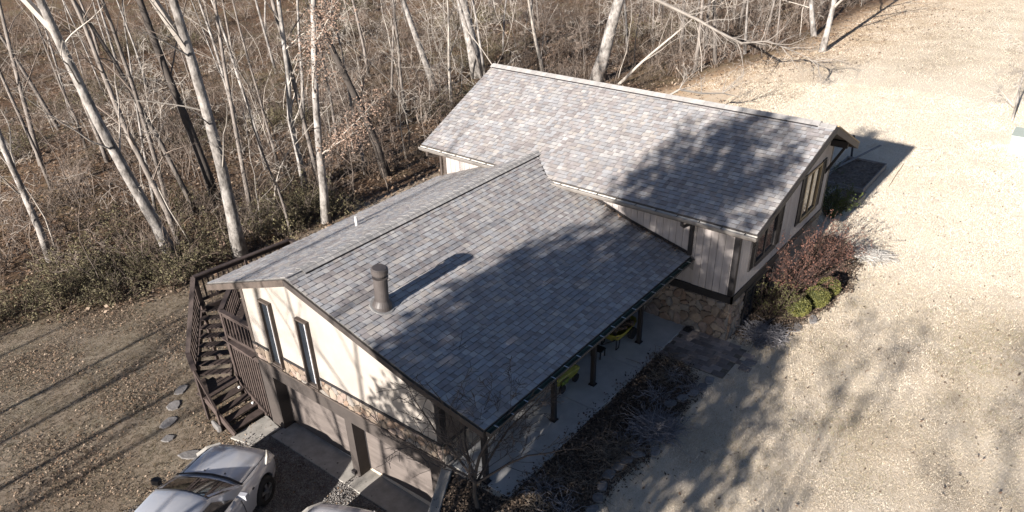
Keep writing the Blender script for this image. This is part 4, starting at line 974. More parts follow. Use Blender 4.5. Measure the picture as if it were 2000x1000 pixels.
wood('oak_with_low_limb', 13, (-15.69,37.28,-2.95), (.146,.092,1), 20, .46, M_PALE, mat('limb_bark', (.24,.215,.19), .92, .35, 3), 'massive pale oak behind the ridge with a long limb over the lawn', start=.3, leaves=0, extra=limb13)
wood('white_sapling', 14, (-20.94,27.8,-3.4), (.003,.003,1), 10, .12, M_TWIGP, M_TWIGP, 'white barked small tree with arching limbs at the rear roof corner', start=.2, lr=.5, nb=(5,8), spread=(.6,1.2))
wood('slim_tree', 15, (-23.21,25.67,-3.45), (-.007,-.007,1), 14, .12, M_GREY, M_TWIG, 'thin grey trunk between the black trunk and the white sapling', start=.3)
wood('slim_tree', 17, (-8.57,40.9,-1.55), (-.12,-.052,1), 13, .14, M_GREY, M_TWIG, 'grey trunk at the lawn edge under the long oak limb', start=.25)
wood('broken_trunk', 18, (-7.65,43.58,-1.3), (-.082,-.032,1), 5, .125, M_PALE, M_TWIGP, 'short broken pale trunk stub standing at the lawn edge', start=.6, nb=(1,2), maxd=2)
wood('leaning_sapling', 19, (-13.6,36.72,-2.7), (.828,.487,1), 9, .105, M_TWIGP, M_TWIGP, 'slender white sapling leaning far right behind the ridge', start=.25, lr=.42, nb=(4,7))
wood('white_sapling', 20, (-21.48,38.8,-3.4), (-.142,-.104,1), 11, .15, M_TWIGP, M_TWIGP, 'white branching small tree behind the middle of the rear ridge', start=.2, lr=.45, nb=(5,8))
wood('twiggy_tree', 21, (-4.84,48.92,-.75), (-.3,-.1,1), 9, .2, M_PALE, M_TWIGP, 'pale many-twigged tree drooping at the corner of woods and lawn', start=.12, lr=.6, nb=(7,10), spread=(.7,1.4), upb=-.2)
GR.update(rk=(.5,.7), cap=.11)
wood('edge_tree', 31, (-2.6,44.0,-.45), (.05,.05,1), 12, .2, M_PALE, M_TWIGP, 'pale spreading tree at the lawn corner whose shadow falls on the far lawn', start=.2, nb=(7,10), lr=.5, spread=(.6,1.2))
GR.update(rk=(.25,.42), cap=.04)
wood('slim_tree', 22, (-34.65,7.32,-4.0), (.026,.078,1), 17, .15, M_GREY, M_TWIG, 'grey trunk far left, beyond the slim trunk at the edge', start=.15, nb=(9,13), lr=.22, wig=.05)
wood('slim_tree', 23, (-42.33,11.76,-4.4), (-.074,-.206,1), 16, .14, M_GREY, M_TWIG, 'leaning thin grey trunk in the upper left corner of the woods', start=.15, nb=(9,13), lr=.22, wig=.05)
wood('slim_tree', 24, (-22.06,7.33,-3.4), (.038,.085,1), 12, .075, M_PALE, M_TWIGP, 'very thin pale trunk crossing behind the leaning tree', start=.3)
wood('slim_tree', 25, (-22.61,14.24,-3.4), (-.023,-.036,1), 16, .10, M_PALE, M_TWIGP, 'thin pale trunk right of the forked tree, rising to the top', start=.15, nb=(9,13), lr=.22, wig=.05)
wood('slim_tree', 26, (-21.98,14.64,-3.4), (.008,.011,1), 14, .085, M_GREY, M_TWIG, 'thin grey trunk close beside a thin pale one right of the forked tree', start=.15, nb=(9,13), lr=.22, wig=.05)
wood('slim_tree', 28, (-13.29,8.91,-2.65), (-.053,-.08,1), 8, .067, M_GREY, M_TWIG, 'thin crooked sapling just behind the deck corner', start=.25, wig=.09)
wood('slim_tree', 29, (-25.98,15.25,-3.6), (-.028,-.046,1), 16, .106, M_PALE, M_TWIGP, 'thin pale trunk farther back right of the forked tree', start=.15, nb=(9,13), lr=.22, wig=.05)
wood('slim_tree', 30, (-31.13,9.58,-3.8), (-.007,-.017,1), 17, .118, M_GREY, M_TWIG, 'grey trunk seen between the leaning tree and the left edge', start=.15, nb=(9,13), lr=.22, wig=.05)

R_ = random.Random(77); _l = [(0, [Vector(q) for q in ((-4.6,22.6,-.1),(-3.9,23.6,1.0),(-3.3,25.0,1.45),(-2.8,26.4,1.0),(-2.3,27.8,.75),(-1.9,29.2,.25))], [.07,.065,.055,.045,.03,.012])]
for _ in range(9):
    q = R_.randint(1,4); grow(R_, _l[0][1][q], (R_.uniform(-.4,.6), R_.uniform(.2,1), R_.uniform(-.1,.7)), R_.uniform(.9,2.0), .025, 1, 3, 5, _l, .16, 0, (3,5), .5, .2)
fb = MB()
for _d, _p, _r in _l: fb.tube(_p, [max(r,.006) for r in _r], 5 if _d == 0 else 3, cap=False)
tag(fb.build('fallen_branch', M_TWIGP), 'pale arching dead branch resting on the lawn just behind the rear ridge', 'branch')

# ---- prototypes shared by the many look-alike trees
def proto(seed, H, r0, **k):
    R_ = random.Random(seed); lines = []
    grow(R_, (0,0,-.3), (R_.gauss(0,.04),R_.gauss(0,.04),1), H, r0, 0, k.get('maxd',3), k.get('segs',8), lines, k.get('wig',.04), 0, k.get('nb',(4,6)), k.get('lr',.34), k.get('start',.35), k.get('spread',(.45,.95)))
    lines[0][2][0] = r0*1.3; tk, cr, _ = tree_meshes(lines, None, None, trunk_sides=7); return tk, cr
def in_view(x, y, z, m=60, h=6):
    for dz in (0, h):
        u, v, d_ = project((x, y, z+dz))
        if d_ > 1 and -m < u < 2000+m and -m < v < 1000+m: return True
    return False
def scatter_trees(name, protos, n, rmin, dmax, label, group, srange, seed, mind=2.0, tops=8, dmin=0):
    R_ = random.Random(seed); done = []; tries = 0
    while len(done) < n and tries < 40000:
        tries += 1
        y = R_.uniform(-12, 110); x = edge_x(y)-rmin-abs(R_.expovariate(1/28.))
        z = zt1(x, y); d_ = (Vector((x,y,z))-CAM).length
        if d_ > dmax or d_ < dmin or not in_view(x, y, z, h=tops): continue
        if any((x-a)**2+(y-b)**2 < mind*mind for a, b in done): continue
        done.append((x, y)); tk, cr = R_.choice(protos)
        t = empty(name, (x, y, z), label, 'tree', group, R_.uniform(0, 6.28)); s = R_.uniform(*srange); t.scale = (s, s, s*R_.uniform(.9,1.15)); t.rotation_euler = (R_.gauss(0,.05), R_.gauss(0,.05), t.rotation_euler[2])
        place('trunk', tk, t); place('crown', cr, t)
    return done
def mk(specs, mt, mc):
    out = []
    for s in specs:
        tk, cr = proto(**s); a = tk.mesh('trunk', mt); b = cr.mesh('crown', mc); a.polygons.foreach_set('use_smooth', [True]*len(a.polygons)); out.append((a, b))
    return out
tallP = mk([dict(seed=500+i, H=15+i, r0=.085+.015*i, start=.3, nb=(4,6)) for i in range(3)], M_PALE, M_TWIGP)
tallG = mk([dict(seed=520+i, H=16+i, r0=.085+.015*i, start=.3, nb=(4,6)) for i in range(3)], M_GREY, M_TWIG)
sapP = mk([dict(seed=540+i, H=5.5+i, r0=.032, start=.12, nb=(5,8), lr=.46, wig=.13, spread=(.5,1.3)) for i in range(3)], M_TWIGP, M_TWIGP)
sapG = mk([dict(seed=560+i, H=5.0+i, r0=.032, start=.1, nb=(6,9), lr=.46, wig=.15, spread=(.5,1.3)) for i in range(3)], M_TWIG, M_TWIG)
scatter_trees('forest_tree', tallP, 36, 1.5, 125, 'pale bare trunk among many in the depth of the woods', 'pale trunks deep in the woods', (.7,1.25), 1, 2.6, 9, 40)
scatter_trees('forest_tree', tallG, 46, 1.5, 125, 'grey bare trunk among many in the depth of the woods', 'grey trunks deep in the woods', (.7,1.25), 2, 2.6, 9, 38)
scatter_trees('sapling', sapP, 70, .8, 80, 'pale thin sapling with fine twigs in the woodland understory', 'pale saplings of the understory', (.6,1.3), 3, 1.6, 4, 30)
scatter_trees('sapling', sapG, 80, .3, 80, 'grey brown sapling with dense twigs in the woodland understory', 'brown saplings of the understory', (.55,1.2), 4, 1.6, 4, 28)

# ---- scatters of small stuff (instances on points)
def instancer(name, protos, pts, rots, scl, idx, label, kind='stuff'):
    cl = bpy.data.collections.new(name+'_pieces')
    for i, p in enumerate(protos):
        o = bpy.data.objects.new('%s_piece_%02d' % (name, i), p); cl.objects.link(o)
    me = bpy.data.meshes.new(name); me.vertices.add(len(pts)); me.vertices.foreach_set('co', np.asarray(pts, np.float32).ravel())
    a = me.attributes.new('rot', 'FLOAT_VECTOR', 'POINT'); a.data.foreach_set('vector', np.asarray(rots, np.float32).ravel())
    a = me.attributes.new('scl', 'FLOAT', 'POINT'); a.data.foreach_set('value', np.asarray(scl, np.float32))
    a = me.attributes.new('idx', 'INT', 'POINT'); a.data.foreach_set('value', np.asarray(idx, np.int32))
    me.update()
    o = bpy.data.objects.new(name, me); col.objects.link(o); tag(o, label, kind=kind)
    g = bpy.data.node_groups.new(name, 'GeometryNodeTree'); g.interface.new_socket('Geometry', in_out='INPUT', socket_type='NodeSocketGeometry'); g.interface.new_socket('Geometry', in_out='OUTPUT', socket_type='NodeSocketGeometry')
    N = g.nodes; L = g.links; gi = N.new('NodeGroupInput'); go = N.new('NodeGroupOutput'); ci = N.new('GeometryNodeCollectionInfo'); ci.inputs['Collection'].default_value = cl; ci.inputs['Separate Children'].default_value = True; ci.inputs['Reset Children'].default_value = True
    ip = N.new('GeometryNodeInstanceOnPoints'); ip.inputs['Pick Instance'].default_value = True
    def na(nm, ty):
        n = N.new('GeometryNodeInputNamedAttribute'); n.data_type = ty; n.inputs['Name'].default_value = nm; return [q for q in n.outputs if q.enabled and q.name == 'Attribute'][0]
    L.new(gi.outputs[0], ip.inputs['Points']); L.new(ci.outputs[0], ip.inputs['Instance']); L.new(na('idx','INT'), ip.inputs['Instance Index']); L.new(na('rot','FLOAT_VECTOR'), ip.inputs['Rotation']); L.new(na('scl','FLOAT'), ip.inputs['Scale']); L.new(ip.outputs[0], go.inputs[0])
    md = o.modifiers.new('scatter', 'NODES'); md.node_group = g
    return o
LEAFM = [mat('litter_leaf_%s' % n, c, .8, .3, 3, spec=.15) for n, c in (('tan',(.31,.24,.18)),('brown',(.17,.122,.085)),('rust',(.20,.132,.088)),('dark',(.09,.066,.05)))]
def vis_ground(n, xr, yr, cond, seed, m=20):
    g = np.random.default_rng(seed); out = []
    x = g.uniform(*xr, n); y = g.uniform(*yr, n); z = zter(x, y); k = cond(x, y); x, y, z = x[k], y[k], z[k]
    v = np.stack([x-CAM.x, y-CAM.y, z-CAM.z], 1); dz = v@np.array(fwd); u = 1000+FPX*(v@np.array(rt))/dz; w_ = PPY-FPX*(v@np.array(up))/dz
    k = (dz > 1) & (u > -m) & (u < 2000+m) & (w_ > -m) & (w_ < 1000+m); return np.stack([x, y, z], 1)[k], dz[k]
def scat(name, protos, pts, label, smin, smax, seed, tilt=.1):
    g = np.random.default_rng(seed); n = len(pts); rots = np.stack([g.normal(0, tilt, n), g.normal(0, tilt, n), g.uniform(0, 6.28, n)], 1)
    return instancer(name, protos, pts, rots, g.uniform(smin, smax, n), g.integers(0, len(protos), n), label)
def soup(name, tris_v, nper, mats, label, seed):
    """tris_v: (N, nper, 3) vertices; pieces of 3 or 4 corners as ONE stuff mesh"""
    N_ = len(tris_v); me = bpy.data.meshes.new(name); me.vertices.add(N_*nper); me.vertices.foreach_set('co', np.asarray(tris_v, np.float32).ravel())
    me.loops.add(N_*nper); me.loops.foreach_set('vertex_index', np.arange(N_*nper, dtype=np.int32)); me.polygons.add(N_); me.polygons.foreach_set('loop_start', np.arange(0, N_*nper, nper, dtype=np.int32)); me.polygons.foreach_set('loop_total', np.full(N_, nper, np.int32))
    for m in mats: me.materials.append(m)
    me.polygons.foreach_set('material_index', np.random.default_rng(seed).integers(0, len(mats), N_).astype(np.int32)); me.update(calc_edges=True)
    o = bpy.data.objects.new(name, me); col.objects.link(o); return tag(o, label, kind='stuff')
def blades(name, pts, h, wd, mats, label, seed, lean=.8, sc=1.0):
    g = np.random.default_rng(seed); n = len(pts); t = g.uniform(0, 6.2832, n); L_ = h*sc*g.uniform(.55, 1.35, n); d_ = np.stack([np.cos(t), np.sin(t), np.zeros(n)], 1); b = np.stack([-np.sin(t), np.cos(t), np.zeros(n)], 1)*(wd*sc*g.uniform(.6, 1.4, n))[:, None]
    p = np.asarray(pts)-np.array([0,0,.008]); tip = p+d_*(L_*g.uniform(.2, lean+.4, n))[:, None]; tip[:, 2] += L_*g.uniform(.25, 1.0, n)
    return soup(name, np.stack([p-b, p+b, tip], 1), 3, mats, label, seed)
def leafbed(name, pts, size, mats, label, seed, flat=.35, per=1, spread=0):
    g = np.random.default_rng(seed); pts = np.repeat(np.asarray(pts), per, 0); n = len(pts)
    if spread: pts = pts+np.stack([g.normal(0, spread, n), g.normal(0, spread, n), np.zeros(n)], 1)
    t = g.uniform(0, 6.2832, n); s_ = (size*g.uniform(.55, 1.4, n))[:, None]; a = np.stack([np.cos(t), np.sin(t), g.normal(0, flat, n)], 1)*s_; b = np.stack([-np.sin(t), np.cos(t), g.normal(0, flat, n)], 1)*s_*.55; p = pts+np.stack([np.zeros(n), np.zeros(n), g.uniform(.008, .05, n)], 1)
    return soup(name, np.stack([p-a, p-b, p+a, p+b], 1), 4, mats, label, seed)
p1, _ = vis_ground(24000, (-22,-2.9), (-9,14), lambda x, y: (x < -2.95) & ~((x > -7) & (y > .45) & (y < 9)) & (np.sin(x*1.3+y*.7)+np.sin(y*1.9-x*.5)+.6*np.sin(x*4.1-y*3.3)+.5*np.sin(x*7.3+y*5.9) > .1) & ~np.any([(x-a)**2+(y-b)**2 < .5**2 for a, b in ((-6.55,-.4),(-6.05,-.95),(-5.45,-1.45),(-4.85,-1.85),(-3.75,-1.85))], axis=0), 31)
leafbed('fallen_leaves', p1, .025, LEAFM, 'brown fallen leaves strewn over the yard left of the stairs', 32, per=8, flat=.5, spread=.25)
p2, dz = vis_ground(90000, (-90,-8), (-10,90), lambda x, y: x < edge_x(y)+1, 33)
keep = np.random.default_rng(5).random(len(p2)) < np.clip(42/dz, 0, 1)**1.5; p2 = p2[keep][:22000]
leafbed('woodland_litter', p2, .085, LEAFM, 'brown leaf litter covering the woodland floor', 34, per=5, spread=.45)
p3, _ = vis_ground(5000, (-8,6), (24,60), lambda x, y: (x > edge_x(y)) & (np.random.default_rng(8).random(x.shape) < np.exp(-(x-edge_x(y))/2.8)), 35)
leafbed('lawn_edge_leaves', p3, .07, LEAFM, 'orange brown leaves blown over the lawn along the woods', 36, per=5, spread=.4)
# undergrowth shrubs
def shrub_mesh(seed, H, nst, m, leaf=None, nleaf=0, lsz=.05):
    R_ = random.Random(seed); lines = []
    for _ in range(nst):
        an = R_.uniform(0, 6.28); grow(R_, (R_.gauss(0,.12),R_.gauss(0,.12),-.05), (math.cos(an)*.5, math.sin(an)*.5, 1), H*R_.uniform(.6,1.1), .014*H**.5, 1, 3, 5, lines, .22, .0, (3,4), .55, .15, (.4,1.0))
    mb = MB()
    for dep, pts, rad in lines: mb.tube(pts, [max(r, .0045) for r in rad], 3, cap=False)
    mb2 = MB()
    if nleaf:
        tips = [p for dep, pts, rad in lines for p in pts[1:]]
        for _ in range(nleaf):
            p = R_.choice(tips)+Vector((R_.gauss(0,.06),R_.gauss(0,.06),R_.gauss(0,.06))); a = Vector((R_.gauss(0,1),R_.gauss(0,1),R_.gauss(0,.7))).normalized(); b = rot_about(a.orthogonal().normalized(), a, R_.uniform(0,6.28)); s = lsz*R_.uniform(.6,1.3); mb.cur = 1
            mb.add([p-a*s, p-b*s*.5, p+a*s, p+b*s*.5], [(0,1,2,3)])
        mb.cur = 0
    return mb.mesh('shrub', [m]+([leaf] if leaf else []))
M_HON = mat('honeysuckle_leaf', (.125,.11,.06), .7, scale=3, color2=(.07,.062,.034), spec=.25, objvar=.4)
M_BRUSH = mat('brush_stem', (.125,.095,.072), .92, .4, 3, objvar=.35)
sh_b = [shrub_mesh(800+i, 1.7+.25*i, 6, M_BRUSH if i % 2 else M_TWIG) for i in range(5)]
sh_l = [shrub_mesh(820+i, 1.5, 6, M_BRUSH, M_HON, 260, .05) for i in range(3)]
sh_d = [shrub_mesh(830+i, 1.4, 5, M_BRUSH, M_DLEAF, 120, .055) for i in range(2)]
p4, dz = vis_ground(16000, (-95,-5), (-14,100), lambda x, y: (x < edge_x(y)-.6) & (np.sin(x*.45+y*.3)+np.sin(y*.55-x*.25) > -1.25), 41, 60)
keep = np.random.default_rng(6).random(len(p4)) < np.clip(48/dz, .12, 1)**1.2; p4 = p4[keep][:2300]
scat('undergrowth', sh_b+sh_b+sh_d, p4, 'dense bare brush and briars filling the woodland floor', .45, 1.15, 42, .08)
p5, _ = vis_ground(5000, (-30,-11), (-8,12), lambda x, y: (edge_x(y)-x > -.3) & (edge_x(y)-x < 3.2+2*np.sin(y*.7)), 43, 60)
scat('honeysuckle_thicket', sh_l, p5[:150], 'green leaved honeysuckle thicket along the near edge of the woods', .5, 1.0, 44, .08)
p6, _ = vis_ground(3000, (-70,-14), (-5,60), lambda x, y: (edge_x(y)-x > 3) & (np.sin(x*.3+1)*np.sin(y*.27) > .35), 45, 60)
scat('evergreen_ground_cover', sh_l, p6[:420], 'scattered olive green evergreen undergrowth deeper in the woods', .5, 1.1, 46, .08)
# lawn grass
STRAW = [mat('straw_%s' % n, c, .85, scale=.5, color2=c2, spec=.15, detail=6) for n, c, c2 in (('pale',(.68,.605,.51),(.44,.37,.28)),('tan',(.58,.51,.41),(.34,.30,.205)),('brown',(.38,.30,.215),(.26,.20,.135)),('bleached',(.70,.63,.525),(.59,.515,.41)),('faded',(.62,.55,.44),(.50,.43,.325)))]
g1, dz = vis_ground(3600000, (-4,17), (-1,36), lambda x, y: ((x > 5.5) | ((y > 18) & (x > edge_x(y)+1))) & ~in_poly(MULCH, x, y) & ~in_poly(SIDEBED, x, y) & ~((x < 7.45) & (y > 7.0) & (y < 8.8)) & ~((x < 6.75) & (y > 8.5) & (y < 16)), 51)
keep = np.random.default_rng(9).random(len(g1)) < np.clip(16/dz, 0, 1)**2; g1, dz = np.repeat(g1[keep][:75000], 6, 0), np.repeat(dz[keep][:75000], 6); g1 = g1+np.stack([NR.normal(0,.045,len(g1)), NR.normal(0,.045,len(g1)), np.zeros(len(g1))], 1)
zone = (g1[:,1]-.25*(g1[:,0]-9)+NR.normal(0,1.2,len(g1)) > 14.5)
blades('bleached_lawn_grass', g1[zone], .036, .005, [STRAW[3], STRAW[4], STRAW[3]], 'bleached whitish dormant grass in the middle of the right lawn', 62, sc=np.clip(dz[zone]/16, 1, 1.9))
g1, dz = g1[~zone], dz[~zone]
pr = np.zeros(len(g1))
for cx_, cy_, r_, a_ in ((12.2,13.2,1.3,.5),(12.0,11.3,.8,.4),(10.3,7.0,1.0,.4),(12.8,9.3,.9,.35),(9.0,4.6,.8,.25),(13.2,11.8,.7,.35),(8.9,10.2,.7,.2),(11.2,5.4,.9,.25)): pr += a_*np.exp(-(((g1[:,0]-cx_)**2+(g1[:,1]-cy_)**2)/r_**2)*(1+.5*np.sin(g1[:,0]*5.1)*np.sin(g1[:,1]*4.3)))
gm_ = NR.random(len(g1)) < pr
blades('green_grass_patches', g1[gm_], .045, .0055, [mat('lawn_olive', (.27,.27,.15), .85, scale=1.5, color2=(.20,.17,.10), spec=.1), mat('lawn_brown', (.24,.18,.12), .85, .3, 1.5, spec=.1)], 'patches of olive green and brown grass in the near right lawn', 66, sc=np.clip(dz[gm_]/16, 1, 1.9))
g1, dz = g1[~gm_], dz[~gm_]
blades('lawn_grass', g1, .042, .0052, [STRAW[0], STRAW[1], STRAW[0], STRAW[1], STRAW[2]], 'short pale dormant lawn grass', 52, sc=np.clip(dz/16, 1, 1.9))
g3, _ = vis_ground(300000, (-8,22), (34.5,85), lambda x, y: (x > edge_x(y)+1.0), 59)
blades('far_lawn_grass', g3[:170000], .07, .012, [STRAW[0], STRAW[1]], 'pale dormant grass of the far lawn', 60)
YST = [mat('yard_straw_%s' % n, c, .9, .3, 1.5, spec=.1) for n, c in (('tan',(.155,.118,.08)),('brown',(.11,.078,.053)),('olive',(.09,.078,.045)),('grey',(.125,.098,.07)))]
g2, _ = vis_ground(400000, (-17,-2.7), (-9,8), lambda x, y: (x > edge_x(y)) & ~((x > -7) & (y > .4)), 53)
blades('yard_grass', np.repeat(g2[:30000], 5, 0)+np.stack([NR.normal(0,.02,5*len(g2[:30000])), NR.normal(0,.02,5*len(g2[:30000])), np.zeros(5*len(g2[:30000]))], 1), .055, .006, YST, 'thin brownish grass of the yard left of the stairs', 54)
p7, _ = vis_ground(2600, (5.5,16), (0,30), lambda x, y: (x > 7.2), 55)
leafbed('lawn_leaves', p7[:700], .035, LEAFM, 'few small brown leaves on the pale lawn', 56)
# gravel stones on the drive
def pebbles(seed, n, m):
    R_ = random.Random(seed); mb = MB()
    for _ in range(n):
        p = Vector((R_.gauss(0,.12),R_.gauss(0,.12),.004)); s = R_.uniform(.012,.03); vs = [p+Vector((s*R_.uniform(.6,1.2)*math.cos(t), s*R_.uniform(.6,1.2)*math.sin(t), 0)) for t in (0,1.3,2.5,3.8,5.0)]+[p+Vector((R_.gauss(0,.003),R_.gauss(0,.003),s*.7))]
        mb.add(vs, [(i,(i+1)%5,5) for i in range(5)])
    return mb.mesh('pebbles', m)
gp = [pebbles(960+i, 14, mat('pebble_%d' % i, c, .9, objvar=.3)) for i, c in enumerate(((.16,.15,.14),(.11,.10,.095),(.20,.19,.18)))]
p8, _ = vis_ground(16000, (-3.0,3.9), (-5,.0), lambda x, y: ((x-RWA.x)*RWN.x+(y-RWA.y)*RWN.y < -.05), 57)
scat('drive_gravel', gp, p8[:4500], 'loose grey gravel of the drive in front of the garage', .7, 1.3, 58)

pd, _ = vis_ground(2500, (-2.8,3.6), (-5,-.1), lambda x, y: ((x-RWA.x)*RWN.x+(y-RWA.y)*RWN.y < -.1), 63)
leafbed('drive_leaves', pd[:1100], .028, LEAFM, 'brown leaves scattered over the gravel drive', 64)
_x = NR.uniform(1.1, 5.3, 420); _y = YW-.06-np.abs(NR.normal(0, .12, 420)); leafbed('roof_leaves', np.stack([_x, _y, np.array([zfr(q) for q in _x])+.03], 1), .026, LEAFM, 'dead leaves caught where the lower roof meets the siding', 65)
# ---- planting beds
M_BAR = mat('barberry_twig', (.075,.05,.045), .85, .3, 5); M_BARL = mat('barberry_leaf', (.16,.075,.055), .7, scale=2, color2=(.07,.042,.032), spec=.2)
def bush(name, loc, meshes_mb, label, cat, group=None):
    t = empty(name, loc, label, cat, group)
    for nm, mb, m in meshes_mb: mb.build(nm, m, t)
    return t
def twig_bush(name, loc, H, rad, nst, ms, ml, nleaf, lsz, label, cat='shrub', group=None, seed=0, lean=(0,0), segw=.1):
    R_ = random.Random(seed); lines = []; L0 = Vector(loc)
    for _ in range(nst):
        an = R_.uniform(0,6.28); q = R_.random()**.5; grow(R_, L0+Vector((math.cos(an)*rad*.2*q, math.sin(an)*rad*.2*q, -.05)), (math.cos(an)*q*rad/H*1.2+lean[0], math.sin(an)*q*rad/H*1.2+lean[1], 1), H*R_.uniform(.7,1.1), .012, 1, 2, 6, lines, segw, .0, (5,7), .4, .2, (.3,.7))
    tw, lf = MB(), MB()
    for dep, pts, rd in lines: tw.tube(pts, [max(r,.004) for r in rd], 3, cap=False)
    tips = [(p, (pts[-1]-pts[0]).normalized()) for dep, pts, rd in lines for p in pts[1:]]
    for _ in range(nleaf):
        p, dd = R_.choice(tips); p = p+Vector((R_.gauss(0,.03),R_.gauss(0,.03),R_.gauss(0,.03))); a = (dd+Vector((R_.gauss(0,.8),R_.gauss(0,.8),R_.gauss(0,.8)))).normalized(); b = rot_about(a.orthogonal().normalized(), a, R_.uniform(0,6.28)); s = lsz*R_.uniform(.6,1.3)
        lf.add([p-a*s, p-b*s*.45, p+a*s, p+b*s*.45], [(0,1,2,3)])
    return bush(name, loc, [('stems', tw, ms), ('leaves', lf, ml)], label, cat, group)
twig_bush('barberry_shrub', (7.15,12.1,0), 1.75, 1.05, 44, M_BAR, M_BARL, 2600, .028, 'big arching purple barberry shrub against the side wall', seed=71, lean=(.12,.05))
twig_bush('barberry_shrub', (7.3,14.4,0), 1.7, 1.1, 40, M_BAR, M_BARL, 2400, .028, 'farther half of the reddish barberry thicket, catching sun on its tips', seed=72, lean=(.15,.05))
M_OLV = mat('olive_shrub_leaf', (.10,.095,.04), .7, scale=2, color2=(.05,.05,.02), spec=.2)
twig_bush('olive_shrub', (7.15,10.7,0), 1.15, .75, 34, M_BAR, M_OLV, 1700, .026, 'brownish olive shrub in front of the dark basement window', seed=73, lean=(.1,0))
M_BOX = mat('boxwood_leaf', (.135,.13,.035), .6, scale=3, color2=(.06,.063,.02), spec=.3)
def boxball(loc, r, label, seed):
    R_ = random.Random(seed); core = MB(); L0 = Vector(loc); lf = MB()
    core.lathe(L0, [(r*.5,-.02),(r*.86,r*.4),(r*.88,r*.8),(r*.75,r*1.25),(r*.35,r*1.6),(.02,r*1.68)], 14)
    for _ in range(2600):
        d_ = Vector((R_.gauss(0,1),R_.gauss(0,1),R_.gauss(0,1))).normalized()
        if d_.z < -.75: continue
        q = r*(1+R_.gauss(0,.035)+.04*math.sin(d_.x*7+seed)*math.sin(d_.y*6)); p = L0+Vector((d_.x*q, d_.y*q, r*.85+d_.z*q*.88)); a = (d_+Vector((R_.gauss(0,.8),R_.gauss(0,.8),R_.gauss(0,.8)))).normalized(); b = rot_about(a.orthogonal().normalized(), a, R_.uniform(0,6.28)); s = .028*R_.uniform(.6,1.3)
        lf.add([p-a*s, p-b*s*.5, p+a*s, p+b*s*.5], [(0,1,2,3)])
    bush('boxwood_ball', loc, [('inner_mass', core, mat('boxwood_inner', (.035,.04,.012), .9)), ('leaves', lf, M_BOX)], label, 'shrub', 'clipped boxwood balls')
boxball((7.76,11.15,0), .33, 'clipped boxwood ball nearest the camera, mostly in shade', 1); boxball((8.02,11.95,0), .34, 'sunlit clipped boxwood ball in the middle of the row', 2); boxball((8.10,12.75,0), .32, 'clipped boxwood ball farthest from the camera, half behind the others', 3)
M_EVG = mat('evergreen_bush_leaf', (.085,.105,.03), .7, scale=3, color2=(.04,.055,.018), spec=.2)
twig_bush('evergreen_bush', (6.35,18.2,0), 1.25, .8, 40, M_BAR, M_EVG, 3600, .035, 'green evergreen bush at the rear corner of the side wall', seed=75)
twig_bush('garden_plant', (4.9,22.0,0), .7, .7, 26, M_BRUSH, mat('grey_green_leaf', (.12,.135,.085), .8), 900, .03, 'grey green leafy plant left of the larger raised bed', 'plant', seed=76)
# ornamental dry grasses / lavender clumps
def tuft(name, loc, r, h, n, m, label, seed, group=None):
    R_ = random.Random(seed); mb = MB(); L0 = Vector(loc)
    for _ in range(n):
        an = R_.uniform(0,6.28); q = R_.random()**.6; o_ = L0+Vector((math.cos(an)*r*.35*q, math.sin(an)*r*.35*q, -.02)); d_ = Vector((math.cos(an)*q*r*1.1, math.sin(an)*q*r*1.1, h*(1.15-.7*q)*R_.uniform(.7,1.1))); mid = o_+d_*.6+Vector((0,0,.06)); o_ = o_+Vector((R_.gauss(0,r*.3),R_.gauss(0,r*.3),0)); d_ = d_*R_.uniform(.4,1)+Vector((R_.gauss(0,.08),R_.gauss(0,.08),0)); mid = o_+d_*.6+Vector((R_.gauss(0,.04),R_.gauss(0,.04),.05)); tip = o_+d_+Vector((R_.gauss(0,.1),R_.gauss(0,.1),R_.gauss(-.02,.04)))
        mb.tube([o_, mid, tip], [.006,.007,.005], 3, cap=False)
    return tag(mb.build(name, m), label, 'plant', group)
M_LAV = mat('lavender_stem', (.235,.225,.235), .9, .4, 8); M_DRY = mat('dry_stem', (.21,.17,.13), .9, .5, 8)
tuft('lavender_clump', (6.95,4.35,0), .5, .34, 900, M_LAV, 'round silvery lavender clump at the edge of the patio bed', 81)
tuft('lavender_clump', (7.45,9.55,0), .48, .3, 800, M_LAV, 'grey lavender clump below the basement window', 82)
tuft('ornamental_grass', (8.45,15.9,0), .5, .3, 420, mat('white_dry_grass', (.45,.43,.40), .9), 'whitish dried grass clump beyond the barberry shrubs', 83)
R_ = random.Random(90)
k = 0
while k < 17:
    x, y = R_.uniform(5.65,6.95), R_.uniform(.6,6.9)
    if not in_poly(MULCH, np.array([x]), np.array([y]))[0] or (x-6.95)**2+(y-4.35)**2 < .5: continue
    tuft('dry_perennial', (x, y, 0), R_.uniform(.25,.5), R_.uniform(.12,.3), 90, M_DRY if k % 3 else M_LAV, 'low tangle of dead perennial stems in the dark patio bed', 900+k, 'dead perennials in the patio bed'); k += 1
p9, _ = vis_ground(30000, (3.8,8.6), (-3,17), lambda x, y: in_poly(MULCH, x, y) | in_poly(SIDEBED, x, y) | ((x > 4.3) & (x < 5.6) & (y < .4) & ((x-RWA.x)*RWN.x+(y-RWA.y)*RWN.y > .3)), 91)
leafbed('mulch_litter', p9[:4200], .034, [mat('mulch_bit_%d' % i, c, .9, .3, 9) for i, c in enumerate(((.12,.085,.06),(.07,.05,.036),(.2,.15,.11),(.045,.034,.027)))], 'dark shredded mulch and dead leaves in the planting beds', 92, .5, per=8, spread=.15)
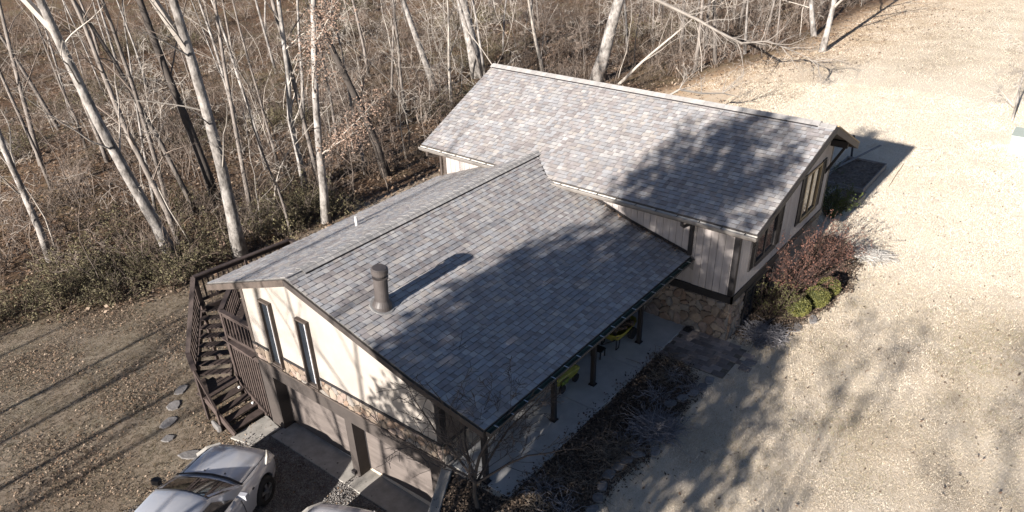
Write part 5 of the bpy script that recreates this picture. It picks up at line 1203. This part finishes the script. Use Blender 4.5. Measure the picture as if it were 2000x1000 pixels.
# small bare tree before the porch corner
def mult(R_, lines):
    for an, tl in ((.4,.5),(2.4,.55),(4.2,.5),(5.4,.7),(3.1,.8),(1.4,.5),(2.8,.4)):
        grow(R_, Vector((5.15,-.05,.75)), (math.cos(an)*tl*1.5, math.sin(an)*tl*1.5, 1), 2.5, .032, 1, 3, 6, lines, .12, .0, (6,9), .5, .15, (.4,1.0))
make_tree('ornamental_tree', (5.15,-.05,0), (.03,.0,1), 3.0, .055, 333, M_BLACK, mat('dark_twig', (.06,.05,.045), .9), 'small dark bare tree in front of the porch corner', None, (6,9), 3, .3, .55, leaves=0, wig=.09, spread=(.5,1.1), extra=mult)
# twiggy tree at the right edge of the lawn
make_tree('young_tree', (9.75,33.5,0), (-.15,-.1,1), 4.2, .06, 351, M_PALE, M_TWIGP, 'pale twiggy young tree entering at the right edge of the lawn', None, (6,9), 3, .2, .55, wig=.08, spread=(.6,1.2))

# ------------------------------------------------------------------ trees south of the house (behind the camera): they cast the long soft shadows
M_SLEAF = mat('cedar_foliage', (.06,.075,.03), .8, .3, 2)
def cedar(loc, H, parts, seed, n, label):
    n *= 2
    R_ = random.Random(seed); t = empty('evergreen_tree', loc, label, 'tree', 'trees south of the drive'); L0 = Vector(loc)
    tk = MB(); tk.tube([L0+Vector((0,0,-.2)), L0+Vector((.1,0,H*.5)), L0+Vector((.15,0,H))], [.3,.2,.04], 8); tk.build('trunk', M_BLACK, t)
    br, lf = MB(), MB()
    for (cx, cz, rx, rz_, wgt) in parts:
        for _ in range(int(n*wgt)):
            # a drooping spray at the end of a bough
            an = R_.uniform(0,6.28); q = R_.random()**.5; e = Vector((L0.x+cx+math.cos(an)*rx*q, L0.y+R_.gauss(0,1.2), L0.z+cz+math.sin(an)*rz_*q)); s0 = Vector((L0.x+.1, L0.y, max(L0.z+1, e.z-.4*abs(e.x-L0.x))))
            if R_.random() < .25: br.tube([s0, s0.lerp(e,.6)+Vector((0,0,.15)), e], [.05,.03,.012], 4, cap=False)
            for _k in range(11):
                p = e+Vector((R_.gauss(0,.13),R_.gauss(0,.3),R_.gauss(0,.15))); a = Vector((R_.gauss(0,1),R_.gauss(0,1),R_.gauss(0,.6))).normalized(); b = rot_about(a.orthogonal().normalized(), a, R_.uniform(0,6.28)); s = .14*R_.uniform(.6,1.3)
                lf.add([p-a*s, p-b*s*.4, p+a*s, p+b*s*.4], [(0,1,2,3)])
    br.build('boughs', M_BLACK, t); lf.build('crown', M_SLEAF, t)
Y0 = -13.0; GR.update(rk=(.5,.72), cap=.15)
cedar((5.67,Y0,-.2), 14.8, [(0.35, 11.9, 2.0, 1.6, 1.0), (-0.9, 11.5, 1.2, 0.7, 0.25), (0.9, 13.2, 1.5, 0.9, 0.35), (-0.4, 9.1, 2.3, 1.4, 2.0), (0.9, 7.1, 2.5, 1.6, 2.1), (-2.2, 5.5, 1.5, 1.1, 0.45), (-1.2, 7.5, 1.5, 1.0, 0.6), (2.5, 6.1, 1.6, 1.3, 0.7)], 1, 128, 'tall dense evergreen behind the camera whose shadow covers roof and lawn')
for i, (x, y, H, r, lb) in enumerate(((3.3,-14,11,.11,'bare tree behind the camera shading the second garage door'), (.8,-16,12,.12,'bare tree behind the camera shading the first garage door'), (-1.0,-24,17,.22,'bare tree behind the camera shading the cream gable'), (-8.2,-24,16,.12,'bare tree behind the camera with shadow across the left yard'), (-5.0,-28,17,.12,'bare tree behind the camera with shadow beside the silver car'), (-12.3,-25,16,.13,'bare tree behind the camera shading the left yard near the woods'), (17.4,-30,19,.2,'bare tree behind the camera streaking the right lawn'), (2.2,-19,14.5,.14,'slender bare tree behind the camera shading the front roof'), (-9.8,-20,15,.11,'bare tree behind the camera with the middle shadow of the left yard'), (-15.5,-22,15,.14,'stout bare tree behind the camera shading the brush at the yard edge'), (-6.6,-20,15,.1,'bare tree behind the camera shading the stepping stones'), (18.6,-24,17,.2,'bare tree behind the camera nearest the right lawn corner'), (16.8,-38,22,.2,'bare tree behind the camera between evergreen and right lawn'))):
    make_tree('bare_tree', (x,y,zt1(x,y)), (RNG.gauss(0,.04),RNG.gauss(0,.04),1), H, r, 1200+i, M_GREY, M_TWIG, lb, 'trees south of the drive', (5,8), 3, .35, .42, wig=.05, spread=(.5,1.0))
for i, (x, y, lb) in enumerate(((11.9,-19,'oak with clinging leaves behind the camera, mottling the near right lawn'), (14.3,-22,'oak with clinging leaves behind the camera, mottling the far right lawn'))):
    make_tree('bare_tree', (x,y,0), (.02,.02,1), (10.6, 11.6)[i], .1, 1300+i, M_GREY, M_TWIG, lb, 'trees south of the drive', (6,9), 3, .5, .36, wig=.07, spread=(.6,1.2), leaves=420, lsize=.12)
